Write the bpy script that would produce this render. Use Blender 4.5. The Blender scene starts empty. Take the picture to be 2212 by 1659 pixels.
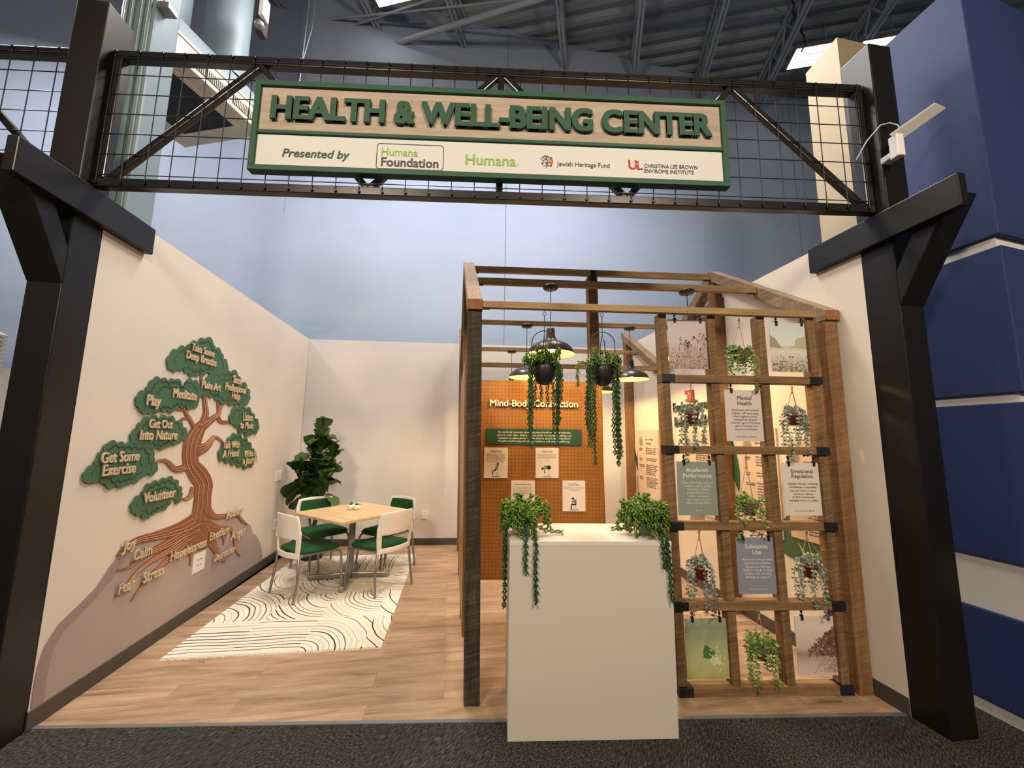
import bpy, math, random
from mathutils import Vector, Matrix

# ------------------------------------------------------------------ camera, world, lights
SC = bpy.context.scene
PHI = math.atan(0.11)            # side walls stand 6.3 degrees off the square front
F_PX = 857.0
YAW, PITCH, ROLL = 0.147744056 - PHI, 0.1320364, 0.0116991
fw = Vector((math.sin(YAW)*math.cos(PITCH), math.cos(YAW)*math.cos(PITCH), math.sin(PITCH)))
r0 = Vector((math.cos(YAW), -math.sin(YAW), 0)); u0 = r0.cross(fw)
rt = r0*math.cos(ROLL) + u0*math.sin(ROLL); up = -r0*math.sin(ROLL) + u0*math.cos(ROLL)
cd = bpy.data.cameras.new('camera'); cam = bpy.data.objects.new('camera', cd)
SC.collection.objects.link(cam)
cam.matrix_world = Matrix(((rt.x, up.x, -fw.x, 0), (rt.y, up.y, -fw.y, 0), (rt.z, up.z, -fw.z, 1.6), (0, 0, 0, 1)))
cd.sensor_width = 36.0; cd.sensor_fit = 'HORIZONTAL'; cd.lens = 36.0*F_PX/2212; cd.clip_start = 0.05; cd.clip_end = 200
SC.camera = cam
SC.view_settings.view_transform = 'Standard'; SC.view_settings.look = 'None'
SC.view_settings.gamma = 1.0; SC.view_settings.use_curve_mapping = False
SC.view_settings.exposure = EXPOSURE = 0.14
wd = bpy.data.worlds.new('world'); SC.world = wd; wd.use_nodes = True
bg = wd.node_tree.nodes['Background']
bg.inputs[0].default_value = (0.62, 0.66, 0.78, 1); bg.inputs[1].default_value = 0.12

def area(name, loc, size, energy, color, target=None, spread=180, sizey=None):
    l = bpy.data.lights.new(name, 'AREA'); l.energy = energy; l.color = color; l.size = size
    l.spread = math.radians(spread)
    if sizey: l.shape = 'RECTANGLE'; l.size_y = sizey
    o = bpy.data.objects.new(name, l); SC.collection.objects.link(o); o.location = loc
    d = (Vector(target) - Vector(loc)) if target else Vector((0, 0, -1))
    o.rotation_euler = d.to_track_quat('-Z', 'Y').to_euler(); return o
WARM = (1.0, 0.83, 0.635); NEUT = (1.0, 0.93, 0.84); COOL = (0.82, 0.90, 1.0)
# track spots and high-bay lamps of the hall, above and behind the visitor
area('hall_lamp', (-2.2, -2.6, 5.0), 0.9, 240, WARM, (-0.8, 3.2, .6))
area('hall_lamp', (2.0, -2.6, 5.0), 0.9, 240, WARM, (0.9, 3.0, .6))
area('hall_lamp', (-1.3, 4.3, 7.6), 1.2, 190, (0.98, 0.96, 0.95))
area('hall_lamp', (1.7, 4.6, 7.6), 1.2, 225, (0.98, 0.96, 0.95))
area('hall_lamp', (-6.0, 3.2, 7.6), 1.2, 260, (1.0, 0.96, 0.92))
area('hall_lamp', (-0.6, 3.6, 5.9), 0.6, 55, WARM, (-1.4, 4.6, 0.0))

# ------------------------------------------------------------------ helpers
def link(o): SC.collection.objects.link(o); return o
N_ = Vector((math.cos(PHI), math.sin(PHI), 0)); M_ = Vector((-math.sin(PHI), math.cos(PHI), 0)); Zv = Vector((0, 0, 1)); Xv = Vector((1, 0, 0)); Yv = Vector((0, 1, 0))
XL, XR = -2.2098, 2.7118
def W(X, v, z): return N_*X + M_*v + Zv*z              # side-wall frame
def K(x, y, z):                                        # timber frame: sides run along the walls, front along x
    lean = -0.04*(z/2.5)*min(max((2.45-x)/1.3, 0), 1)
    return Vector((x - 0.11*(y-2.63) + lean, y + 0.02*x, z))
def I(x, y, z): return Vector((x, y, z))

class MB:
    def __init__(s): s.v = []; s.f = []; s.sm = []
    def add(s, vs, fs, smooth=False):
        b = len(s.v); s.v += [Vector(p) for p in vs]
        s.f += [[i+b for i in f] for f in fs]; s.sm += [smooth]*len(fs); return s
    def box(s, a, b, fr=I):
        (x0, y0, z0), (x1, y1, z1) = a, b
        c = [fr(x, y, z) for z in (z0, z1) for y in (y0, y1) for x in (x0, x1)]
        return s.add(c, [(0, 2, 3, 1), (4, 5, 7, 6), (0, 1, 5, 4), (2, 6, 7, 3), (0, 4, 6, 2), (1, 3, 7, 5)])
    def obox(s, c, ax, ay, az):                         # oriented box from centre and three half-axes
        c, ax, ay, az = map(Vector, (c, ax, ay, az))
        p = [c+ax*i+ay*j+az*k for k in (-1, 1) for j in (-1, 1) for i in (-1, 1)]
        return s.add(p, [(0, 2, 3, 1), (4, 5, 7, 6), (0, 1, 5, 4), (2, 6, 7, 3), (0, 4, 6, 2), (1, 3, 7, 5)])
    def bar(s, p, q, w, h, upv=None):                   # square bar
        p, q = Vector(p), Vector(q); d = (q-p); L = d.length; d.normalize()
        u = Vector(upv) if upv else (Zv if abs(d.z) < .95 else Yv)
        a = d.cross(u).normalized(); b = a.cross(d).normalized()
        return s.obox((p+q)/2, d*L/2, a*w/2, b*h/2)
    def prism(s, poly, ext, smooth=False):              # planar polygon (3-D points) extruded by a vector
        n = len(poly); e = Vector(ext); a = [Vector(p) for p in poly]
        return s.add(a+[p+e for p in a], [tuple(range(n))[::-1], tuple(range(n, 2*n))] + [(i, (i+1) % n, n+(i+1) % n, n+i) for i in range(n)], smooth)
    def strip(s, L, R, ext):
        for i in range(len(L)-1): s.prism([L[i], L[i+1], R[i+1], R[i]], ext)
        return s
    def tube(s, path, r, seg=8, caps=True, smooth=True):
        P = [Vector(p) for p in path]; n = len(P)
        rs = r if isinstance(r, (list, tuple)) else [r]*n
        vs = []; prev = None
        for i in range(n):
            t = (P[min(i+1, n-1)]-P[max(i-1, 0)]).normalized()
            if prev is None: a = t.orthogonal().normalized()
            else:
                a = prev - t*prev.dot(t)
                a = a.normalized() if a.length > 1e-6 else t.orthogonal().normalized()
            prev = a; b = t.cross(a)
            vs += [P[i]+(a*math.cos(2*math.pi*k/seg)+b*math.sin(2*math.pi*k/seg))*rs[i] for k in range(seg)]
        fs = [(i*seg+k, i*seg+(k+1) % seg, (i+1)*seg+(k+1) % seg, (i+1)*seg+k) for i in range(n-1) for k in range(seg)]
        s.add(vs, fs, smooth)
        if caps: s.add(vs[:seg], [tuple(range(seg))[::-1]]); s.add(vs[-seg:], [tuple(range(seg))])
        return s
    def lathe(s, prof, c=(0, 0, 0), seg=24, smooth=True):
        c = Vector(c); n = len(prof)
        vs = [c+Vector((r*math.cos(2*math.pi*k/seg), r*math.sin(2*math.pi*k/seg), z)) for r, z in prof for k in range(seg)]
        fs = [(i*seg+k, i*seg+(k+1) % seg, (i+1)*seg+(k+1) % seg, (i+1)*seg+k) for i in range(n-1) for k in range(seg)]
        return s.add(vs, fs, smooth)
    def ball(s, c, r, seg=10, rings=6, sz=1):
        return s.lathe([(max(r*math.sin(math.pi*i/rings), 1e-4), -r*sz*math.cos(math.pi*i/rings)) for i in range(rings+1)], c, seg)
    def grid(s, fn, nu, nv, smooth=True):
        vs = [fn(i/nu, j/nv) for j in range(nv+1) for i in range(nu+1)]
        return s.add(vs, [(j*(nu+1)+i, j*(nu+1)+i+1, (j+1)*(nu+1)+i+1, (j+1)*(nu+1)+i) for j in range(nv) for i in range(nu)], smooth)

def root_loc(p):
    l = Vector((0, 0, 0))
    while p: l += p.location; p = p.parent
    return l
def obj(name, mb, m, parent=None, local=False, bevel=0, thick=0, segs=2):
    me = bpy.data.meshes.new(name)
    off = Vector((0, 0, 0)) if local or not parent else root_loc(parent)
    me.from_pydata([v-off for v in mb.v], [], mb.f); me.polygons.foreach_set('use_smooth', mb.sm); me.update()
    me.materials.append(m); o = bpy.data.objects.new(name, me); link(o)
    if parent: o.parent = parent
    if thick:
        d = o.modifiers.new('solid', 'SOLIDIFY'); d.thickness = thick; d.offset = 0
    if bevel:
        d = o.modifiers.new('bevel', 'BEVEL'); d.width = bevel; d.segments = segs; d.limit_method = 'ANGLE'; d.angle_limit = 0.7
    return o
def tag(o, label, cat, group=None):
    o['label'] = label; o['category'] = cat
    if group: o['group'] = group
    return o
def thing(name, loc, label, cat, group=None, rz=0):
    o = bpy.data.objects.new(name, None); link(o); o.location = loc; o.rotation_euler = (0, 0, rz); o.empty_display_size = .1
    return tag(o, label, cat, group)
def struct(name, mb, m, parent=None, **k):
    o = obj(name, mb, m, parent, **k); o['kind'] = 'structure'; return o
def copy_tree(o, parent=None):
    c = o.copy(); link(c)
    if parent: c.parent = parent
    for ch in list(o.children): copy_tree(ch, c)
    return c

def text_mb(body, ux, uy, org, width=None, height=None, size=1.0, depth=.002, bold=0.0, shear=0.0, align='CENTER', res=3, line=1.0, mb=None, tall=1.0):
    cu = bpy.data.curves.new('t', 'FONT'); cu.body = body; cu.size = 1.0; cu.align_x = align; cu.space_line = line
    cu.resolution_u = res; cu.shear = shear; cu.extrude = .5
    o = bpy.data.objects.new('t', cu); link(o); bpy.context.view_layer.update()
    me = bpy.data.meshes.new_from_object(o.evaluated_get(bpy.context.evaluated_depsgraph_get()))
    vs = [v.co.copy() for v in me.vertices]; fs = [tuple(p.vertices) for p in me.polygons]
    bpy.data.objects.remove(o); bpy.data.curves.remove(cu); bpy.data.meshes.remove(me)
    x0, x1 = min(v.x for v in vs), max(v.x for v in vs); y0, y1 = min(v.y for v in vs), max(v.y for v in vs)
    sx = width/(x1-x0) if width else None; sy = height/(y1-y0) if height else None
    sx = sx or sy or size; sy = (sy or sx)*tall
    ux, uy = Vector(ux), Vector(uy); uz = ux.cross(uy); org = Vector(org)
    cx = (x0+x1)/2 if align == 'CENTER' else x0; cy = (y0+y1)/2
    mb = mb or MB()
    b = bold*.8 if bold > .006 else 0                    # heavier strokes: the outline swept a little sideways and up
    for k, (dx, dy) in enumerate(((-b, -b*.6), (b, -b*.6), (-b, b*.6), (b, b*.6)) if b else ((0, 0),)):
        mb.add([org+ux*((v.x+dx-cx)*sx)+uy*((v.y+dy-cy)*sy)+uz*((v.z+.5)*depth*(1+.004*k)) for v in vs], fs)
    return mb

# ------------------------------------------------------------------ materials
def nt(name):
    m = bpy.data.materials.new(name); m.use_nodes = True
    t = m.node_tree; return m, t, t.nodes['Principled BSDF']
def mat(name, col, rough=.6, metal=0.0, spec=None, emit=None, es=0, noise=0.0, nscale=8.0, bump=0.0, bscale=60.0, coat=0):
    m, t, b = nt(name); L = t.links
    b.inputs['Base Color'].default_value = (*col, 1); b.inputs['Roughness'].default_value = rough; b.inputs['Metallic'].default_value = metal
    if spec is not None: b.inputs['Specular IOR Level'].default_value = spec
    if coat: b.inputs['Coat Weight'].default_value = coat
    if emit: b.inputs['Emission Color'].default_value = (*emit, 1); b.inputs['Emission Strength'].default_value = es
    if noise or bump:
        tc = t.nodes.new('ShaderNodeTexCoord')
    if noise:
        n = t.nodes.new('ShaderNodeTexNoise'); n.inputs['Scale'].default_value = nscale; n.inputs['Detail'].default_value = 4
        L.new(tc.outputs['Object'], n.inputs['Vector'])
        r = t.nodes.new('ShaderNodeValToRGB'); L.new(n.outputs[0], r.inputs[0])
        r.color_ramp.elements[0].position = .3; r.color_ramp.elements[1].position = .7
        r.color_ramp.elements[0].color = (*[c*(1-noise) for c in col], 1); r.color_ramp.elements[1].color = (*[min(c*(1+noise), 1) for c in col], 1)
        L.new(r.outputs[0], b.inputs['Base Color'])
    if bump:
        n = t.nodes.new('ShaderNodeTexNoise'); n.inputs['Scale'].default_value = bscale; n.inputs['Detail'].default_value = 3
        L.new(tc.outputs['Object'], n.inputs['Vector'])
        bp = t.nodes.new('ShaderNodeBump'); bp.inputs['Strength'].default_value = bump; bp.inputs['Distance'].default_value = .01
        L.new(n.outputs[0], bp.inputs['Height']); L.new(bp.outputs[0], b.inputs['Normal'])
    return m
def ramp(t, fac, stops, interp='LINEAR'):
    r = t.nodes.new('ShaderNodeValToRGB'); r.color_ramp.interpolation = interp
    e = r.color_ramp.elements
    while len(e) < len(stops): e.new(.5)
    for k, (p, c) in enumerate(stops): e[k].position = p; e[k].color = (*c, 1) if len(c) == 3 else c
    t.links.new(fac, r.inputs[0]); return r.outputs[0]
def mapped(t, scale=(1, 1, 1), rot=(0, 0, 0), loc=(0, 0, 0), kind='Object'):
    tc = t.nodes.new('ShaderNodeTexCoord'); mp = t.nodes.new('ShaderNodeMapping')
    mp.inputs['Scale'].default_value = scale; mp.inputs['Rotation'].default_value = rot; mp.inputs['Location'].default_value = loc
    t.links.new(tc.outputs[kind], mp.inputs[0]); return mp.outputs[0]
def mapped2(t, rot, scale):
    a = mapped(t, (1, 1, 1), rot); mp = t.nodes.new('ShaderNodeMapping'); mp.inputs['Scale'].default_value = scale
    t.links.new(a, mp.inputs[0]); return mp.outputs[0]
def noise(t, vec, scale, detail=4, rough=.5, dist=0):
    n = t.nodes.new('ShaderNodeTexNoise'); n.inputs['Scale'].default_value = scale; n.inputs['Detail'].default_value = detail
    n.inputs['Roughness'].default_value = rough; n.inputs['Distortion'].default_value = dist
    t.links.new(vec, n.inputs['Vector']); return n.outputs[0]
def math_(t, op, a, b=None, c=None):
    n = t.nodes.new('ShaderNodeMath'); n.operation = op
    for i, x in enumerate((a, b, c)):
        if x is None: continue
        if isinstance(x, (int, float)): n.inputs[i].default_value = x
        else: t.links.new(x, n.inputs[i])
    return n.outputs[0]
def mix(t, fac, a, b, mode='MIX'):
    n = t.nodes.new('ShaderNodeMix'); n.data_type = 'RGBA'; n.blend_type = mode
    for s, x in ((n.inputs[0], fac), (n.inputs[6], a), (n.inputs[7], b)):
        if isinstance(x, (int, float)): s.default_value = x
        elif isinstance(x, tuple): s.default_value = (*x, 1) if len(x) == 3 else x
        else: t.links.new(x, s)
    return n.outputs[2]
def bump(t, b, h, strength=.3, dist=.01):
    bp = t.nodes.new('ShaderNodeBump'); bp.inputs['Strength'].default_value = strength; bp.inputs['Distance'].default_value = dist
    t.links.new(h, bp.inputs['Height']); t.links.new(bp.outputs[0], b.inputs['Normal'])
def wood(name, dark, mid, light, axis, rough=.75, saw=.35, fine=1.0):
    """grain stretched along one axis, with saw marks across it"""
    m, t, b = nt(name)
    sc = [14*fine, 14*fine, 14*fine]; sc['xyz'.index(axis)] = 1.2*fine
    v = mapped(t, tuple(sc)); g = noise(t, v, 2.2, 6, .65, .4)
    ss = [3, 3, 3]; ss['xyz'.index(axis)] = 95
    rr = {'x': (0, .10, .12), 'y': (.10, 0, .12), 'z': (.22, .26, 0)}[axis]
    s2 = noise(t, mapped2(t, rr, tuple(ss)), 1.0, 3, .6, .6)
    big = noise(t, mapped(t), 3.5, 3)
    f = math_(t, 'ADD', math_(t, 'MULTIPLY', g, .8-saw*.7), math_(t, 'ADD', math_(t, 'MULTIPLY', s2, saw*.7), math_(t, 'MULTIPLY', big, .2)))
    c = ramp(t, f, [(.30, dark), (.5, mid), (.68, light)])
    t.links.new(c, b.inputs['Base Color']); b.inputs['Roughness'].default_value = rough; b.inputs['Specular IOR Level'].default_value = .25
    bump(t, b, f, .45, .006); return m
CLUSTERS={'take':[(3.374,2.123),(3.398,2.204),(3.471,2.259),(3.587,2.291),(3.624,2.348),(3.727,2.372),(3.817,2.44),(3.968,2.421),(3.988,2.379),(4.11,2.366),(4.148,2.311),(4.233,2.278),(4.238,2.206),(4.091,2.182),(3.987,2.181),(3.908,2.145),(3.805,2.129),(3.725,2.085),(3.64,2.089),(3.573,2.125),(3.5,2.1),(3.429,2.082)],'make':[(3.913,2.117),(4.041,2.167),(4.173,2.18),(4.281,2.213),(4.436,2.196),(4.515,2.122),(4.657,2.087),(4.724,2.014),(4.719,1.951),(4.623,1.908),(4.492,1.907),(4.402,1.891),(4.278,1.921),(4.116,1.907),(4.03,1.952),(3.935,1.935),(3.837,1.961),(3.835,2.033),(3.886,2.069)],'play':[(3.121,1.808),(3.129,1.86),(3.198,1.891),(3.228,1.941),(3.258,1.993),(3.338,2.007),(3.427,1.992),(3.495,2.025),(3.598,1.988),(3.65,2.036),(3.732,2.047),(3.826,2.017),(3.893,1.967),(3.825,1.903),(3.846,1.848),(3.775,1.814),(3.667,1.827),(3.59,1.815),(3.539,1.779),(3.45,1.767),(3.371,1.774),(3.302,1.745),(3.241,1.736),(3.18,1.738),(3.152,1.771)],'out':[(3.118,1.557),(3.125,1.601),(3.17,1.624),(3.204,1.682),(3.275,1.714),(3.375,1.701),(3.475,1.724),(3.573,1.696),(3.68,1.646),(3.738,1.607),(3.735,1.566),(3.679,1.54),(3.625,1.515),(3.549,1.516),(3.482,1.486),(3.397,1.482),(3.314,1.497),(3.25,1.51),(3.174,1.523)],'ex':[(2.799,1.318),(2.81,1.365),(2.866,1.389),(2.881,1.438),(2.919,1.487),(2.946,1.537),(3.023,1.531),(3.09,1.524),(3.167,1.517),(3.25,1.51),(3.349,1.478),(3.391,1.423),(3.392,1.375),(3.449,1.335),(3.43,1.3),(3.348,1.302),(3.288,1.29),(3.264,1.258),(3.192,1.255),(3.139,1.237),(3.058,1.249),(2.978,1.243),(2.985,1.278),(2.916,1.296),(2.861,1.287),(2.822,1.291)],'vol':[(3.211,1.066),(3.215,1.12),(3.299,1.141),(3.312,1.196),(3.377,1.228),(3.46,1.225),(3.543,1.247),(3.638,1.231),(3.706,1.172),(3.756,1.113),(3.764,1.073),(3.694,1.026),(3.63,1.067),(3.601,1.022),(3.532,1.009),(3.465,1.01),(3.404,.986),(3.368,.964),(3.322,1.013),(3.245,1.033)],'music':[(4.327,1.74),(4.344,1.806),(4.468,1.871),(4.632,1.866),(4.778,1.831),(4.865,1.763),(4.97,1.711),(4.968,1.628),(4.857,1.618),(4.774,1.582),(4.647,1.616),(4.513,1.639),(4.533,1.698),(4.41,1.695)],'talk':[(4.202,1.383),(4.227,1.458),(4.327,1.518),(4.388,1.573),(4.49,1.594),(4.629,1.539),(4.77,1.511),(4.856,1.439),(4.944,1.364),(4.944,1.274),(4.824,1.238),(4.682,1.265),(4.549,1.291),(4.422,1.324),(4.305,1.339)]}
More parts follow.
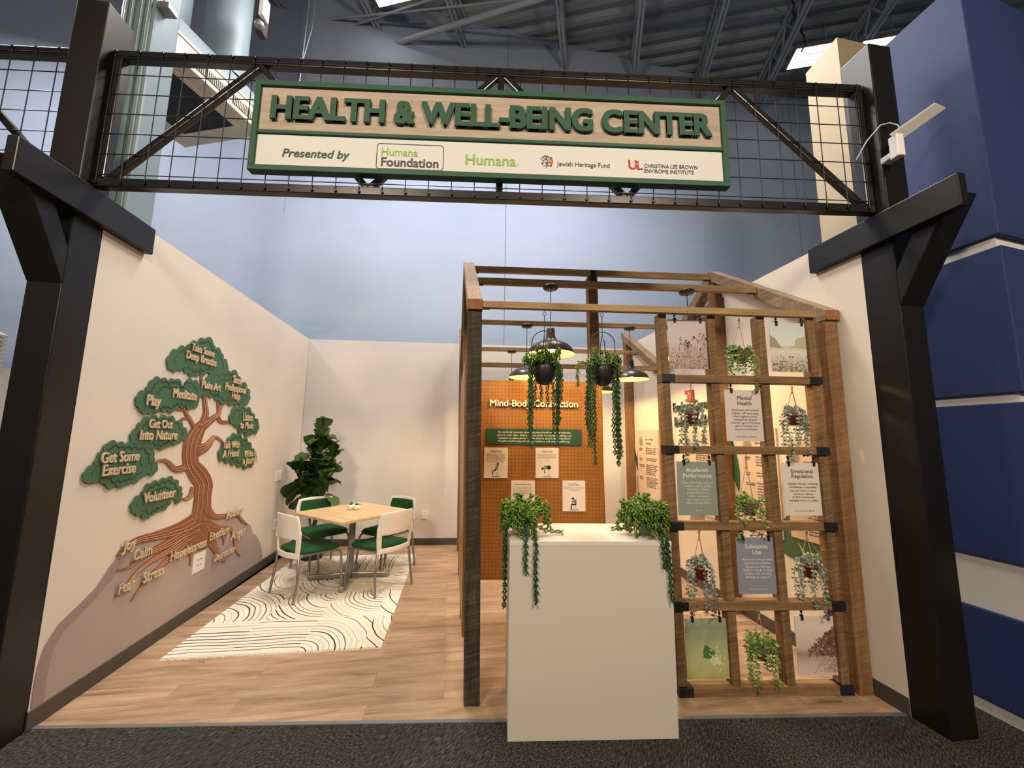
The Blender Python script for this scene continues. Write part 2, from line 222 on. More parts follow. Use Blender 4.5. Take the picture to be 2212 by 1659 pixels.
TRUNK=[([(4.204,.746),(4.203,.784),(4.203,.821),(4.203,.86),(4.202,.897),(4.198,.932),(4.192,.965),(4.187,.994),(4.184,1.02),(4.186,1.042),(4.191,1.069),(4.193,1.104),(4.18,1.148),(4.149,1.193),(4.115,1.229),(4.084,1.256),(4.055,1.28),(4.017,1.305),(3.981,1.324),(3.955,1.337),(3.94,1.347),(3.931,1.362),(3.925,1.384),(3.923,1.409),(3.922,1.433),(3.924,1.454),(3.928,1.474),(3.935,1.493),(3.94,1.512),(3.945,1.531),(3.951,1.551),(3.958,1.572),(3.965,1.592),(3.97,1.608),(3.975,1.623),(3.983,1.64),(3.991,1.657)],[(3.913,.833),(3.918,.867),(3.924,.9),(3.929,.932),(3.932,.961),(3.933,.987),(3.933,1.013),(3.932,1.04),(3.93,1.068),(3.929,1.098),(3.928,1.122),(3.925,1.136),(3.921,1.143),(3.913,1.148),(3.896,1.161),(3.87,1.181),(3.845,1.203),(3.826,1.224),(3.803,1.249),(3.775,1.281),(3.749,1.318),(3.73,1.355),(3.718,1.39),(3.71,1.422),(3.705,1.452),(3.703,1.481),(3.704,1.51),(3.709,1.537),(3.717,1.563),(3.732,1.589),(3.751,1.612),(3.771,1.633),(3.792,1.652),(3.814,1.669),(3.837,1.682),(3.858,1.693),(3.879,1.704)]),([(3.997,1.647),(3.999,1.676),(4.003,1.706),(4.005,1.737),(4.004,1.767),(3.999,1.794),(3.99,1.818),(3.98,1.839),(3.97,1.86),(3.96,1.881),(3.949,1.901),(3.938,1.922),(3.925,1.945),(3.911,1.971),(3.895,1.998),(3.88,2.026),(3.868,2.053),(3.859,2.077),(3.853,2.101),(3.847,2.125),(3.841,2.149)],[(3.86,1.671),(3.876,1.697),(3.894,1.724),(3.909,1.748),(3.918,1.771),(3.921,1.79),(3.918,1.809),(3.912,1.829),(3.906,1.85),(3.899,1.87),(3.891,1.89),(3.882,1.91),(3.872,1.933),(3.861,1.959),(3.849,1.988),(3.837,2.017),(3.828,2.045),(3.821,2.071),(3.817,2.096),(3.813,2.12),(3.81,2.144)]),([(3.971,1.625),(3.999,1.643),(4.028,1.662),(4.057,1.681),(4.083,1.699),(4.109,1.715),(4.135,1.73),(4.162,1.748),(4.186,1.768),(4.199,1.792),(4.202,1.813),(4.203,1.831),(4.208,1.844),(4.219,1.859),(4.235,1.874),(4.25,1.886),(4.257,1.891),(4.263,1.892),(4.282,1.886),(4.304,1.876),(4.328,1.867)],[(3.887,1.678),(3.918,1.694),(3.95,1.711),(3.982,1.727),(4.014,1.743),(4.047,1.758),(4.078,1.77),(4.103,1.78),(4.121,1.79),(4.131,1.802),(4.137,1.817),(4.142,1.837),(4.153,1.856),(4.171,1.875),(4.192,1.892),(4.217,1.907),(4.249,1.916),(4.282,1.911),(4.302,1.898),(4.319,1.884),(4.336,1.872)]),([(3.869,1.631),(3.848,1.652),(3.826,1.672),(3.805,1.693),(3.784,1.712),(3.762,1.73),(3.742,1.746),(3.723,1.761),(3.707,1.775),(3.695,1.789),(3.685,1.803),(3.676,1.817),(3.666,1.831)],[(3.817,1.613),(3.798,1.634),(3.779,1.655),(3.76,1.676),(3.742,1.694),(3.724,1.711),(3.705,1.728),(3.686,1.744),(3.669,1.76),(3.656,1.776),(3.646,1.792),(3.638,1.806),(3.629,1.82)]),([(3.725,1.733),(3.704,1.731),(3.682,1.73),(3.66,1.727),(3.639,1.72),(3.625,1.708),(3.615,1.694),(3.608,1.68),(3.6,1.667)],[(3.73,1.711),(3.709,1.71),(3.688,1.709),(3.67,1.708),(3.657,1.705),(3.646,1.698),(3.635,1.687),(3.625,1.674),(3.614,1.662)]),([(3.671,1.806),(3.65,1.804),(3.63,1.801),(3.611,1.8),(3.595,1.799),(3.581,1.8),(3.567,1.802),(3.553,1.804),(3.538,1.806)],[(3.676,1.782),(3.656,1.78),(3.635,1.779),(3.614,1.778),(3.594,1.778),(3.576,1.781),(3.56,1.785),(3.546,1.79),(3.532,1.794)]),([(4.114,1.763),(4.128,1.747),(4.141,1.73),(4.16,1.712),(4.192,1.696),(4.232,1.69),(4.271,1.69),(4.308,1.693),(4.344,1.694)],[(4.17,1.779),(4.185,1.763),(4.199,1.746),(4.211,1.734),(4.221,1.728),(4.238,1.725),(4.267,1.724),(4.303,1.724),(4.34,1.723)]),([(4.179,1.797),(4.166,1.827),(4.154,1.856),(4.141,1.885),(4.128,1.914)],[(4.138,1.792),(4.129,1.822),(4.12,1.851),(4.111,1.881),(4.102,1.91)]),([(3.926,1.395),(3.957,1.407),(3.99,1.419),(4.025,1.433),(4.058,1.448),(4.083,1.467),(4.1,1.485),(4.11,1.501),(4.12,1.514),(4.129,1.527),(4.136,1.54),(4.14,1.547),(4.142,1.55),(4.144,1.551),(4.153,1.55),(4.168,1.547),(4.185,1.542),(4.203,1.536),(4.223,1.528),(4.245,1.518),(4.267,1.509)],[(3.847,1.497),(3.885,1.5),(3.923,1.503),(3.957,1.505),(3.982,1.508),(4.0,1.513),(4.017,1.521),(4.033,1.532),(4.049,1.543),(4.064,1.552),(4.077,1.562),(4.092,1.573),(4.115,1.581),(4.142,1.582),(4.166,1.578),(4.187,1.572),(4.207,1.565),(4.228,1.555),(4.248,1.544),(4.267,1.533),(4.287,1.522)]),([(3.763,1.345),(3.727,1.34),(3.693,1.334),(3.666,1.33),(3.648,1.33),(3.632,1.336),(3.607,1.351),(3.58,1.369),(3.551,1.385),(3.524,1.394),(3.502,1.399),(3.481,1.4),(3.461,1.4),(3.442,1.396),(3.424,1.391),(3.408,1.384),(3.392,1.379)],[(3.799,1.286),(3.763,1.283),(3.725,1.279),(3.684,1.277),(3.638,1.284),(3.596,1.303),(3.566,1.325),(3.544,1.345),(3.526,1.358),(3.511,1.366),(3.497,1.371),(3.483,1.375),(3.469,1.377),(3.454,1.377),(3.437,1.374),(3.42,1.369),(3.402,1.365)]),([(3.866,1.141),(3.862,1.124),(3.86,1.106),(3.856,1.092),(3.851,1.083),(3.842,1.076),(3.829,1.069),(3.814,1.064),(3.801,1.06),(3.793,1.059),(3.782,1.061),(3.768,1.064),(3.754,1.068)],[(3.911,1.131),(3.913,1.113),(3.916,1.094),(3.916,1.074),(3.907,1.056),(3.889,1.043),(3.865,1.036),(3.84,1.033),(3.817,1.032),(3.795,1.036),(3.777,1.043),(3.763,1.05),(3.75,1.056)]),([(3.95,.913),(3.907,.901),(3.868,.89),(3.831,.88),(3.788,.872),(3.733,.865),(3.671,.859),(3.607,.855),(3.548,.852),(3.493,.853),(3.438,.856),(3.385,.859),(3.338,.859),(3.299,.855),(3.266,.848),(3.237,.84),(3.212,.83),(3.193,.818),(3.178,.804),(3.166,.79),(3.153,.777)],[(4.094,.765),(4.044,.76),(3.995,.755),(3.94,.751),(3.876,.751),(3.804,.755),(3.728,.762),(3.654,.771),(3.586,.778),(3.523,.786),(3.465,.794),(3.413,.8),(3.369,.804),(3.331,.806),(3.297,.805),(3.267,.802),(3.24,.799),(3.218,.794),(3.198,.787),(3.179,.778),(3.16,.771)]),([(3.931,.837),(3.848,.815),(3.768,.794),(3.694,.776),(3.626,.761),(3.564,.751),(3.505,.744),(3.45,.738),(3.403,.729),(3.365,.716),(3.335,.701),(3.31,.688),(3.285,.679),(3.258,.675),(3.231,.675),(3.203,.677),(3.175,.678)],[(4.044,.718),(3.945,.711),(3.85,.704),(3.762,.698),(3.682,.693),(3.61,.69),(3.545,.689),(3.488,.687),(3.44,.684),(3.401,.677),(3.368,.668),(3.336,.659),(3.303,.654),(3.269,.656),(3.237,.661),(3.207,.668),(3.177,.673)]),([(3.902,.777),(3.842,.756),(3.784,.734),(3.728,.715),(3.676,.699),(3.624,.688),(3.572,.68),(3.524,.673),(3.48,.665),(3.442,.655),(3.408,.646),(3.378,.634),(3.349,.62),(3.321,.6),(3.297,.576),(3.274,.553),(3.254,.536),(3.236,.525),(3.219,.517),(3.203,.512),(3.187,.505)],[(4.002,.685),(3.929,.674),(3.858,.663),(3.79,.652),(3.726,.644),(3.666,.638),(3.609,.634),(3.558,.63),(3.513,.625),(3.473,.619),(3.438,.613),(3.407,.605),(3.377,.594),(3.348,.577),(3.321,.556),(3.295,.536),(3.271,.52),(3.249,.511),(3.229,.506),(3.21,.504),(3.191,.5)]),([(3.833,.717),(3.786,.691),(3.742,.666),(3.698,.642),(3.653,.619),(3.605,.598),(3.554,.579),(3.507,.561),(3.468,.543),(3.44,.525),(3.42,.508),(3.405,.492),(3.389,.477),(3.374,.463),(3.361,.449),(3.347,.436),(3.334,.423)],[(3.919,.649),(3.862,.63),(3.807,.612),(3.754,.594),(3.701,.577),(3.646,.56),(3.591,.543),(3.541,.528),(3.501,.513),(3.473,.498),(3.452,.484),(3.434,.469),(3.415,.456),(3.395,.445),(3.376,.436),(3.358,.427),(3.34,.418)]),([(3.874,.68),(3.896,.644),(3.918,.608),(3.938,.574),(3.954,.544),(3.962,.52),(3.966,.5),(3.968,.482),(3.971,.462)],[(3.988,.66),(3.992,.627),(3.995,.593),(3.998,.56),(3.999,.531),(3.996,.508),(3.991,.491),(3.985,.475),(3.98,.459)]),([(4.015,.722),(4.06,.687),(4.106,.652),(4.153,.616),(4.197,.581),(4.242,.544),(4.286,.506),(4.328,.47),(4.362,.44),(4.386,.417),(4.402,.398),(4.419,.38),(4.444,.36),(4.477,.344),(4.507,.335),(4.534,.329),(4.559,.322)],[(4.21,.754),(4.238,.714),(4.267,.674),(4.297,.633),(4.326,.593),(4.355,.552),(4.384,.511),(4.411,.473),(4.435,.44),(4.452,.413),(4.464,.394),(4.472,.381),(4.478,.373),(4.49,.363),(4.509,.353),(4.534,.341),(4.56,.328)]),([(4.065,.75),(4.119,.731),(4.176,.71),(4.24,.687),(4.311,.665),(4.388,.648),(4.463,.635),(4.528,.624),(4.571,.613),(4.591,.604),(4.605,.593),(4.619,.572),(4.637,.545),(4.657,.51),(4.674,.469),(4.692,.426),(4.715,.388),(4.743,.358),(4.773,.335),(4.803,.316),(4.833,.295)],[(4.133,.843),(4.184,.813),(4.232,.783),(4.279,.755),(4.324,.732),(4.38,.713),(4.45,.695),(4.526,.677),(4.596,.652),(4.648,.62),(4.675,.59),(4.687,.564),(4.7,.536),(4.717,.5),(4.733,.457),(4.748,.416),(4.764,.382),(4.781,.358),(4.8,.338),(4.821,.318),(4.843,.296)]),([(4.34,.667),(4.372,.639),(4.406,.611),(4.437,.585),(4.458,.565),(4.468,.55),(4.471,.538),(4.469,.526),(4.47,.512)],[(4.413,.675),(4.437,.646),(4.463,.616),(4.486,.587),(4.503,.56),(4.506,.54),(4.499,.527),(4.49,.518),(4.482,.508)]),([(4.076,.902),(4.113,.878),(4.152,.851),(4.199,.822),(4.256,.795),(4.317,.779),(4.373,.772),(4.425,.767),(4.475,.762),(4.53,.755),(4.587,.748),(4.638,.74),(4.677,.731),(4.704,.72),(4.731,.702),(4.761,.68),(4.796,.658),(4.833,.64),(4.868,.626),(4.901,.613),(4.935,.6)],[(4.173,.937),(4.205,.908),(4.234,.878),(4.26,.855),(4.282,.839),(4.311,.829),(4.352,.822),(4.403,.816),(4.457,.809),(4.513,.8),(4.571,.792),(4.632,.782),(4.693,.766),(4.746,.741),(4.784,.714),(4.811,.691),(4.835,.672),(4.861,.655),(4.887,.638),(4.914,.621),(4.942,.604)]),([(3.924,.62),(3.957,.607),(3.995,.59),(4.046,.571),(4.109,.556),(4.168,.552),(4.209,.559),(4.232,.57),(4.254,.579)],[(3.949,.771),(3.987,.759),(4.022,.747),(4.044,.74),(4.05,.736),(4.055,.731),(4.075,.724),(4.108,.717),(4.146,.71)])]
